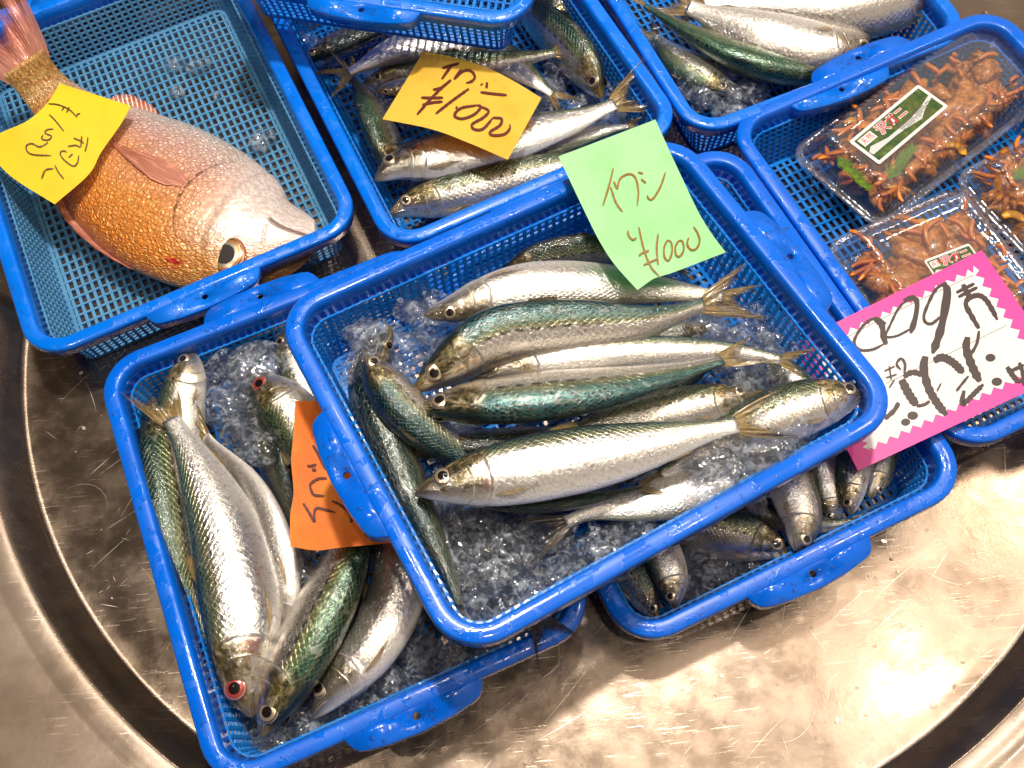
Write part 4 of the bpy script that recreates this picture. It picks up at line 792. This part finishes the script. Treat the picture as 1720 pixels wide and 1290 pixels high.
def clear_pack(label, A, B, D, z, fill, seed, grp=True):
    A, B, D = P(*A, z), P(*B, z), P(*D, z); ex = nrm(B-A); ey = np.cross(Z3, ex); L, W = float(np.linalg.norm(B-A)), abs(float(np.dot(D-A, ey)))
    if np.dot(D-A, ey) < 0: cen = A+ex*L/2-ey*W/2
    else: cen = A+ex*L/2+ey*W/2
    M = np.eye(4); M[:3, 0] = ex; M[:3, 1] = ey; M[:3, 3] = cen-np.array([0, 0, .020])
    root = empty('food_pack', M); tag(root, label, 'food pack', 'clear plastic packs of marinated crab')
    def loops(spec, flip=False):
        rows = []
        for off, zz, rib in spec:
            lp = rrect(L, W, .016, off, zz, nc=11, ne=90); q = []; n = len(lp); cen_ = np.array([0, 0])
            for i, p in enumerate(lp):
                a, b = lp[i-1], lp[(i+1) % n]; t = nrm([b[0]-a[0], b[1]-a[1]]); ph = (abs(p[0])*2*PI/.0062 if abs(t[0]) > abs(t[1]) else abs(p[1])*2*PI/.0062)
                d = rib*(.5+.5*math.sin(ph)); q.append((p[0]-t[1]*-d*-1, p[1]+t[0]*d*1, zz)) if False else q.append((p[0]-t[1]*d, p[1]+t[0]*d, zz))
            rows.append(q)
        return rows
    g = MB(); g.grid(loops([(0, .0165, 0), (.0005, .0178, 0), (.0035, .0182, 0), (.0045, .0172, 0), (.0062, .0178, 0), (.0075, .021, 0), (.0085, .026, .0), (.0100, .0325, .0036), (.0112, .0370, .0044), (.0128, .0396, .0040), (.0165, .0408, .0016), (.0185, .0410, 0), (.0212, .0408, 0), (.0225, .0396, 0), (.0235, .0385, 0), (.028, .0383, 0), (min(L, W)/2-.002, .0382, 0), (min(L, W)/2-.0001, .0382, 0)]), closed_v=True)
    g.build('lid', M_clear, root)
    g = MB(); g.grid(loops([(.0008, .0160, 0), (.0045, .0158, 0), (.0065, .0150, 0), (.0085, .008, .001), (.0105, .0015, .001), (.014, .0005, 0), (min(L, W)/2-.002, .0005, 0), (min(L, W)/2-.0001, .0005, 0)]), closed_v=True)
    g.build('tray', M_clear, root)
    rr = random.Random(seed); R = lambda x, y, zz: M[:3, 3]+ex*x+ey*y+Z3*zz
    # crabs
    for i in range(fill[0]):
        x, y = (rr.random()-.5)*(L-.06), (rr.random()-.5)*(W-.055); c = R(x, y, .013+.008*rr.random()); a = rr.random()*6.28; u_ = np.array([math.cos(a), math.sin(a), .15]); v_ = np.array([-math.sin(a), math.cos(a), 0]); s_ = .0105+.003*rr.random()
        g = MB(); vv, ff = ICO3; q = vv.copy(); q[:, 0] *= 1.15; q[:, 1] *= .95-.15*q[:, 0]*0; q[:, 2] *= .48; q *= s_*(1+.05*np.sin(vv[:, :1]*7+seed))
        g.add(np.array([c+p[0]*u_+p[1]*v_+p[2]*Z3 for p in q]), ff)
        lo = np.eye(4); lo[:3, 3] = c; cr = tag(g.build('crab', M_crab, local=lo), fill[3][i], 'crab', 'small marinated crabs in the packs')
        for sd in (-1, 1):
            for j in range(5):
                base = c+u_*s_*.95*sd+v_*s_*(.5-.28*j); r_ = s_*(.17 if j else .28); d1 = nrm(u_*sd+v_*(.6-.35*j)+Z3*.3); d2 = nrm(u_*sd*.7+v_*(.9-.55*j)-Z3*.7)
                p1 = base+d1*s_*.5; p2 = p1+d2*s_*(.5 if j else .5); g = MB(); rows = []
                for (p, rad_, dd) in ((base-d1*.001, r_, d1), (base+d1*s_*.4, r_*1.1, d1), (p1, r_*.8, nrm(d1+d2)), (p1+d2*s_*.3, r_*(.7 if j else 1.5), d2), (p2, r_*.15, d2)):
                    x_ = nrm(np.cross(dd, Z3+.1*u_)); y_ = np.cross(dd, x_); rows.append([p+rad_*(x_*math.cos(2*PI*t/8)+y_*math.sin(2*PI*t/8)) for t in range(8)])
                g.grid(rows, closed_v=True); o_ = g.build('leg' if j else 'claw', M_crab); o_.parent = cr
                for v in o_.data.vertices: v.co -= Vector(c)
    # carrot shreds and sauce pulp: uncountable
    g = MB()
    for i in range(fill[1]):
        if rr.random() < .75: x, y = (rr.random()-.5)*(L-.035), (-1 if rr.random() < .5 else 1)*(W/2-.016-abs(rr.gauss(0, .006)))
        else: x, y = (-1 if rr.random() < .6 else 1)*(L/2-.02-.012*rr.random()), (rr.random()-.5)*(W-.035)
        c = R(x, y, .012+.021*rr.random()); a = rr.random()*6.28; pts = []; ln_ = .008+.012*rr.random(); cv = rr.uniform(-1.6, 1.6)
        for t in range(6):
            aa = a+cv*t/5; pts.append(c); c = c+np.array([math.cos(aa), math.sin(aa), .25*math.sin(t*1.3+i)])*ln_/5
        rows = [];
        for t, p in enumerate(pts):
            dd = nrm(pts[min(5, t+1)]-pts[max(0, t-1)]); x_ = nrm(np.cross(dd, Z3+.01)); y_ = np.cross(dd, x_); rad_ = .0014*(1 if 0 < t < 5 else .5); rows.append([p+rad_*(sx*x_+sy*y_) for sx, sy in ((-1, -1), (1, -1), (1, 1), (-1, 1))])
        g.grid(rows, closed_v=True)
    tag(g.build('carrot_shreds', M_carrot), 'orange carrot shreds in the '+fill[4], 'carrot', kind='stuff')
    g = MB()
    for i in range(fill[2]):
        x, y = (rr.random()-.5)*(L-.045), (rr.random()-.5)*(W-.042); lump(g, R(x, y, .006+.016*rr.random()), .005+.007*rr.random(), (1.5, .8, .5), .55, seed*50+i, fr_=2.4)
    tag(g.build('crab_marinade', M_crab), 'brown marinade and crab pieces in the '+fill[4], 'marinade', kind='stuff')
    return root, M, L, W
zc = .034
pk1 = clear_pack('clear food pack with the complete nature label, nearest the back', (1322, 252), (1640, 18), (1440, 418), zc, (3, 120, 120, ['small crab at the left end of the fully labelled pack', 'small crab in the middle of the fully labelled pack', 'small crab at the right end of the fully labelled pack'], 'fully labelled food pack'), 3)
pk2 = clear_pack('clear food pack partly under the pink sign, its label half covered', (1612, 306), (1785, 520), (1392, 424), zc, (3, 70, 130, ['crab nearest the pink sign edge in the half covered pack', 'crab under the clear lid corner of the half covered pack', 'crab beside the half covered nature label'], 'food pack under the pink sign'), 8)
pk3 = clear_pack('clear food pack cut off by the right edge of the view', (1905, 130), (1597, 292), (2020, 290), zc, (2, 90, 100, ['crab in the pack at the right edge, nearer its left end', 'crab in the pack at the right edge, farther from the pink sign'], 'food pack at the right edge'), 15)
# dill sprigs and pepper slices
def sprig(label, x, y, z, a, ln_):
    c = P(x, y, z); d = np.array([math.cos(a), math.sin(a), 0]); n_ = np.array([-d[1], d[0], 0]); g = MB(); rr = random.Random(int(x))
    def hair(p, q, w):
        t = nrm(q-p); s_ = nrm(np.cross(t, Z3))*w; u_ = np.cross(t, s_/w)*w; g.grid([[p+s_, p+u_, p-s_, p-u_], [q+s_*.3, q+u_*.3, q-s_*.3, q-u_*.3]], closed_v=True)
    hair(c, c+d*ln_, .0009)
    for i in range(34):
        b = c+d*ln_*(i/34); s_ = 1 if i % 2 else -1; q = b+(d*.8+n_*s_*(.5+.3*rr.random())+Z3*.3*(rr.random()-.3))*ln_*.28*(1-.6*i/34)
        hair(b, q, .0006)
        for j in range(3): m_ = b+(q-b)*(j+1)/4; hair(m_, m_+(d*.8+n_*(j-1)*.5+Z3*.2)*ln_*.10, .0005)
    tag(g.build('dill_sprig', M_dill, smooth=False), label, 'dill', 'dill sprigs in the food packs')
sprig('light green dill sprig at the left end of the fully labelled pack', 1408, 262, .047, -1.15, .034)
sprig('olive dill sprig below the label of the fully labelled pack', 1490, 300, .047, .75, .036)
sprig('dark dill sprig in the pack at the right edge', 1700, 300, .047, .4, .034)
for lb, x, y, a in (('yellow pepper slice left of the nature label', 1440, 205, .9), ('yellow pepper slice at the near edge of the fully labelled pack', 1505, 318, .4), ('yellow pepper slice under the far right ribs of the fully labelled pack', 1612, 248, .6), ('yellow pepper slice in the half covered pack', 1560, 380, .3), ('yellow pepper slice in the pack at the right edge', 1708, 362, 1.)):
    g = MB(); c = P(x, y, .038); rows = []
    for i in range(13):
        t = -1.1+2.2*i/12; rad_ = .010; p = c+np.array([math.cos(a+t)*rad_, math.sin(a+t)*rad_*.7, .001*math.sin(t*3)])-np.array([math.cos(a)*rad_, math.sin(a)*rad_*.7, 0]); w = .0028*math.cos(t*.8); q = np.array([math.cos(a+t), math.sin(a+t), 0])
        rows.append([p-q*w+Z3*.0005, p+q*w+Z3*.001, p+q*w-Z3*.001, p-q*w-Z3*.001])
    g.grid(rows, closed_v=True); tag(g.build('pepper_slice', M_pepper), lb, 'pepper', 'yellow pepper slices in the packs')
# nature labels on two packs
def mat_label():
    m = NT('forest_stream_print'); v = m.coord()
    c = m.ramp(m.noise(v, 130, 5, .7), [(.3, (.012, .03, .006)), (.45, (.03, .10, .015)), (.55, (.10, .09, .02)), (.62, (.07, .22, .02)), (.75, (.25, .32, .12))])
    m.set(Base_Color=c, Roughness=.35, Coat_Weight=.5); return m.m
M_label = mat_label(); M_white = simple('white_label_paper', (.82, .78, .74), .4, coat=.4); M_red = simple('red_print', (.70, .012, .04), .4, coat=.4); M_stream = simple('pale_stream_print', (.62, .62, .60), .4); M_txt = simple('grey_small_print', (.12, .10, .09), .5)
def text_mesh(s_, mat, parent, org, xd, yd, size, off=0., name='lettering'):
    cu = bpy.data.curves.new('lettering', 'FONT'); cu.body = s_; cu.size = size; cu.offset = off
    ob = bpy.data.objects.new('lettering', cu); C.objects.link(ob); dg = bpy.context.evaluated_depsgraph_get(); me = bpy.data.meshes.new_from_object(ob.evaluated_get(dg)); C.objects.unlink(ob); bpy.data.objects.remove(ob)
    zz = nrm(np.cross(xd, yd)); Mx = Matrix(((xd[0], yd[0], zz[0], org[0]), (xd[1], yd[1], zz[1], org[1]), (xd[2], yd[2], zz[2], org[2]), (0, 0, 0, 1)))
    for v in me.vertices: v.co = Mx @ v.co
    me.materials.clear(); me.materials.append(mat); o_ = bpy.data.objects.new(name, me); C.objects.link(o_); o_.parent = parent; return o_
def label_at(desc, q, z, o, k, part=False):
    """q: outline corners left, top, right, bottom in the close view"""
    c = [P(o[0]+x/k, o[1]+y/k, z) for x, y in q]; X = c[1]-c[0]; Y = c[0]-c[3]; L, W = np.linalg.norm(X), np.linalg.norm(Y); xd = nrm(X); yd = nrm(np.cross(Z3, xd)); O = c[3]
    def flat(pts, zz): return [O+xd*a*L+yd*b*W+Z3*zz for a, b in pts]
    def rr_(x0, y0, x1, y1, r_):
        rx, ry = r_/L, r_/W; out = []
        for (cx_, cy_, a0) in ((x1-rx, y1-ry, 0), (x0+rx, y1-ry, 90), (x0+rx, y0+ry, 180), (x1-rx, y0+ry, 270)):
            for i in range(6): a = math.radians(a0+18*i); out.append((cx_+rx*math.cos(a), cy_+ry*math.sin(a)))
        return out
    g = MB(); a, b = flat(rr_(0, 0, 1, 1, .0018), .0004), flat(rr_(0, 0, 1, 1, .0018), .0001); n = len(a); g.add(a, [tuple(range(n))]); g.grid([a, b], closed_v=True)
    lb = tag(g.build('label_sticker', M_white, smooth=False), desc, 'label', 'nature labels on the food packs')
    g = MB(); a = flat(rr_(.035, .085, .965, .915, .0008), .00055); g.add(a, [tuple(range(len(a)))]); g.build('picture', M_label, lb, smooth=False)
    g = MB()
    g.add(flat([(.04, .42), (.10, .52), (.30, .40), (.52, .40), (.75, .44), (.962, .58), (.962, .48), (.80, .34), (.70, .20), (.55, .26), (.38, .30), (.20, .30), (.05, .30)], .0007), [tuple(range(13))]); g.build('stream', M_stream, lb, smooth=False)
    g = MB(); rr = random.Random(3)
    for r_ in range(4):
        for i in range(26-r_*4):
            x = .44+.019*i+.01*r_; y = .44-.055*r_+.0045*i*0
            if rr.random() < .15: continue
            g.add(flat([(x, y), (x+.012, y), (x+.012, y+.035), (x, y+.035)], .00082), [(0, 1, 2, 3)])
    g.build('small_print', M_txt, lb, smooth=False)
    g = MB(); g.add(flat([(.06, .60), (.235, .60), (.235, .86), (.06, .86)], .0008), [(0, 1, 2, 3)]); g.build('red_word_box', M_white, lb, smooth=False)
    text_mesh('天然', M_red, lb, O+xd*.068*L+yd*.655*W+Z3*.00095, xd, yd, W*.21)
    text_mesh('沢ガニ', M_white, lb, O+xd*.28*L+yd*.575*W+Z3*.00085, xd, yd, W*.36, W*.022)
    text_mesh('沢ガニ', M_red, lb, O+xd*.28*L+yd*.575*W+Z3*.00105, xd, yd, W*.36, W*.002)
label_at('complete nature label with red characters on a forest stream picture', [(66, 838), (945, 112), (1270, 455), (352, 1192)], .034-.020+.0384, (1430, 120), 7.589)
label_at('nature label mostly hidden under the pink sign', [(1003, 590), (1330, 465), (1440, 640), (1110, 765)], .034-.020+.0384, (1320, 300), 4.3)
# ------------------------------------------------------------------ ice
def chunk(mb, c, r, sx, seed, base):
    rr = np.random.RandomState(seed); v, f = base; nk = 9
    n = rr.randn(nk, 3); n /= np.linalg.norm(n, axis=1)[:, None]; d = .40+.50*rr.rand(nk)
    pr = v@n.T; q = np.where(pr > .05, d/np.maximum(pr, .05), 9.)
    q = np.c_[q, np.full(len(v), 1.15)]; rad_ = (q**-26.).sum(1)**(-1/26.)
    w = 1+.07*np.sin(v@(rr.randn(3)*6)+rr.rand()*6)
    p = v*(rad_*w)[:, None]*np.array(sx)*r; a = rr.rand()*6.28; b_ = rr.randn()*.5
    Rz = np.array([[math.cos(a), -math.sin(a), 0], [math.sin(a), math.cos(a), 0], [0, 0, 1]]); Rx = np.array([[1, 0, 0], [0, math.cos(b_), -math.sin(b_)], [0, math.sin(b_), math.cos(b_)]])
    mb.add(p@(Rz@Rx).T+np.asarray(c), f)
def inpoly(x, y, poly):
    c = False; n = len(poly)
    for i in range(n):
        (x1, y1), (x2, y2) = poly[i], poly[(i+1) % n]
        if (y1 > y) != (y2 > y) and x < (x2-x1)*(y-y1)/(y2-y1)+x1: c = not c
    return c
def crushed(label, bk, polys, seed):
    g = MB(); rr = random.Random(seed); i = 0
    for poly, n, h0, h1, r0, r1 in polys:
        xs, ys = [p[0] for p in poly], [p[1] for p in poly]; k_ = 0
        while k_ < n:
            x, y = rr.uniform(min(xs), max(xs)), rr.uniform(min(ys), max(ys))
            if not inpoly(x, y, poly): continue
            k_ += 1; i += 1; rad_ = rr.uniform(r0, r1)
            chunk(g, floor_pt(bk, x, y, rad_*.5+rr.uniform(h0, h1)), rad_*1.25, (1.25, .85, .5+.35*rr.random()), seed*1000+i, ICO3)
    tag(g.build('crushed_ice', M_ice, smooth=False), label, 'ice', kind='stuff')
crushed('melting crushed ice in the middle basket', 'F', [([(620, 640), (900, 620), (1300, 560), (1380, 690), (900, 860), (720, 820)], 90, .000, .012, .005, .010), ([(700, 850), (900, 850), (960, 900), (1150, 860), (1290, 790), (1260, 830), (1000, 970), (790, 1050), (740, 950)], 115, .000, .008, .005, .012), ([(700, 870), (900, 880), (860, 980), (780, 1020)], 26, .006, .014, .006, .013),
   ([(590, 520), (720, 500), (790, 560), (700, 640), (600, 640)], 34, .008, .03, .005, .011), ([(1100, 520), (1260, 500), (1370, 620), (1250, 660)], 34, .006, .024, .005, .011), ([(1130, 760), (1330, 700), (1380, 720), (1200, 850)], 26, .022, .034, .006, .012)], 2)
crushed('melting crushed ice in the lowest basket', 'LL', [([(330, 620), (480, 560), (560, 700), (420, 760)], 40, .016, .034, .006, .012), ([(400, 1170), (560, 1200), (760, 1060), (880, 1000), (900, 1070), (620, 1210), (430, 1290)], 80, .002, .016, .005, .011), ([(470, 940), (530, 930), (520, 1060), (480, 1080)], 14, .02, .034, .005, .01), ([(690, 900), (760, 950), (860, 1060), (620, 1180)], 46, .008, .026, .005, .01)], 3)
crushed('melting crushed ice in the lower right basket', 'R', [([(1130, 920), (1260, 880), (1280, 960), (1140, 1010)], 34, .006, .022, .005, .012)], 4)
crushed('melting crushed ice among the sardines of the yellow-orange tag basket', 'Y', [([(650, 300), (760, 270), (1000, 200), (1040, 240), (800, 340), (690, 370)], 46, .002, .014, .005, .01), ([(610, 110), (700, 120), (680, 230), (640, 200)], 22, .012, .024, .005, .01), ([(930, 100), (1050, 130), (1080, 220), (940, 250), (900, 180)], 40, .006, .022, .005, .01), ([(500, 60), (600, 70), (560, 120)], 8, .01, .02, .005, .01)], 5)
crushed('melting crushed ice in the top basket', 'M', [([(1090, 60), (1180, 110), (1300, 150), (1230, 190), (1160, 160)], 60, .004, .020, .005, .011)], 6)
crushed('loose ice in the basket behind the sea bream', 'Y', [([(10, -10), (80, -30), (60, -10)], 6, .0, .02, .006, .01)], 9)
def ice_piece(label, bk, x, y, h, r, sx, ang, seed, tilt=0.):
    g = MB(); a, b = math.radians(ang), math.radians(tilt)
    R = np.array([[math.cos(a), -math.sin(a), 0], [math.sin(a), math.cos(a), 0], [0, 0, 1]]) @ np.array([[math.cos(b), 0, math.sin(b)], [0, 1, 0], [-math.sin(b), 0, math.cos(b)]])
    lump(g, floor_pt(bk, x, y, h), r, sx, .20, seed, ico(4), R, fr_=1.5); tag(g.build('ice_piece', M_ice), label, 'ice piece', 'larger melting ice pieces')
ice_piece('long clear ice slab at the upper left corner of the middle basket', 'F', 611, 592, .050, .022, (1.05, .38, .28), 52, 1, -10)
ice_piece('round flat ice disc near the golden-headed sardine', 'LL', 432, 612, .042, .019, (1.1, .95, .35), 20, 2, 10)
ice_piece('lumpy ice piece left of the round disc', 'LL', 372, 690, .036, .017, (.85, 1.15, .5), 30, 3)
ice_piece('domed ice piece over the scaly sardine', 'LL', 440, 755, .040, .013, (1, 1, .5), 0, 4)
ice_piece('left one of the two ice drops on the pale blue mesh', 'B', 293, 107, .006, .009, (1, .8, .6), 10, 5)
ice_piece('right one of the two ice drops on the pale blue mesh', 'B', 333, 110, .006, .010, (1.25, .7, .6), 20, 6)
ice_piece('small ice crumb under the two drops', 'B', 297, 155, .004, .007, (1, .9, .5), 0, 7)
ice_piece('tiny ice crumb right of the others on the pale blue mesh', 'B', 363, 160, .004, .0045, (.6, 1.2, .6), 0, 8)
ice_piece('irregular ice piece by the right wall next to the bream', 'B', 440, 235, .006, .013, (1, .8, .35), 60, 9)
ice_piece('ice lump covering the small sardine head in the middle basket', 'F', 1190, 553, .040, .014, (1.2, .7, .6), 10, 10)
ice_piece('clear ice lump beside the centre sardine head', 'F', 1243, 662, .044, .010, (1, .9, .7), 40, 11)
ice_piece('flat clear ice over the pale sardine near the front rim', 'F', 1195, 815, .040, .017, (1.4, .7, .35), 45, 12)
ice_piece('rounded ice piece under the amber tail at the front rim', 'F', 1290, 755, .044, .014, (1.3, .8, .4), 20, 13)
ice_piece('big blue-looking ice block in the lower right basket', 'R', 1182, 945, .022, .021, (1, .9, .6), 20, 14)
# ------------------------------------------------------------------ water drops on the rims and steel
g = MB(); rr = random.Random(11)
def dome(c, n, r_, h):
    x_ = nrm(np.cross(n, (0, 1, .1))); y_ = np.cross(n, x_); rows = []
    for i in range(5):
        ph = i/4*PI/2; rows.append([c+n*(h*math.cos(ph)-.0001)+(x_*math.cos(2*PI*j/10)+y_*math.sin(2*PI*j/10)*.85)*r_*math.sin(ph) for j in range(10)])
    g.grid(rows, closed_v=True)
for i in range(520):
    x, y = rr.uniform(0, 1720), rr.uniform(400, 1290); p = P(x, y, .0003)
    if np.hypot(p[0]-bc[0], p[1]-bc[1]) < .40 and (rr.random() < .6 or y > 1000): r_ = .0005+.0011*rr.random()**3; dome(p, Z3, r_, r_*.45)
for bkey, M in list(BK.items())+[('T', MT)]:
    L_, W_ = (.3287, .2514) if bkey == 'B' else (.30, .2439)
    for i in range(95):
        q = rrect(L_, W_, .030, rr.uniform(.0022, .0085), .0002, 9, 60); p = q[rr.randrange(len(q))]; p = M[:3, :3]@np.array(p)+M[:3, 3]; r_ = .0004+.0010*rr.random()**2; dome(p, M[:3, 2], r_, r_*.5)
    for sx in (-1, 1):
        for i in range(34):
            p = np.array((sx*(L_/2+rr.uniform(-.002, .0115)), rr.gauss(0, .018), -.0007)); 
            if abs(p[1]) > .034: continue
            p = M[:3, :3]@p+M[:3, 3]; r_ = .0005+.0012*rr.random()**2; dome(p, M[:3, 2], r_, r_*.5)
for x, y, r_ in ((1650, 1142, .0042), (385, 1182, .0022), (285, 1178, .002), (345, 1010, .0018), (1200, 1170, .0016), (1378, 965, .003), (1568, 1186, .0028), (60, 700, .0016), (75, 845, .002)): dome(P(x, y, .0003), Z3, r_, r_*.35)
tag(g.build('water_drops', M_drop), 'clear water drops scattered on basket rims and steel', 'water', kind='stuff')

M_scale = simple('loose_scale', (.62, .52, .38), .2, .3, 1.); g = MB()
for i in range(46):
    x, y = rr.choice([(rr.uniform(10, 330), rr.uniform(620, 1270)), (rr.uniform(1000, 1700), rr.uniform(860, 1280))]); p = P(x, y, .0004)
    if np.hypot(p[0]-bc[0], p[1]-bc[1]) > .395: continue
    a, r_ = rr.random()*6.28, rr.uniform(.0006, .0019); e1, e2 = np.array([math.cos(a), math.sin(a), .12]), np.array([-math.sin(a)*.7, math.cos(a)*.7, .05])
    g.add([p+e1*r_*math.cos(2*PI*j/9)+e2*r_*math.sin(2*PI*j/9)+Z3*.0003 for j in range(9)], [tuple(range(9))])
tag(g.build('loose_fish_scales', M_scale, smooth=False), 'tiny loose fish scales and flecks on the steel', 'fish scales', kind='stuff')
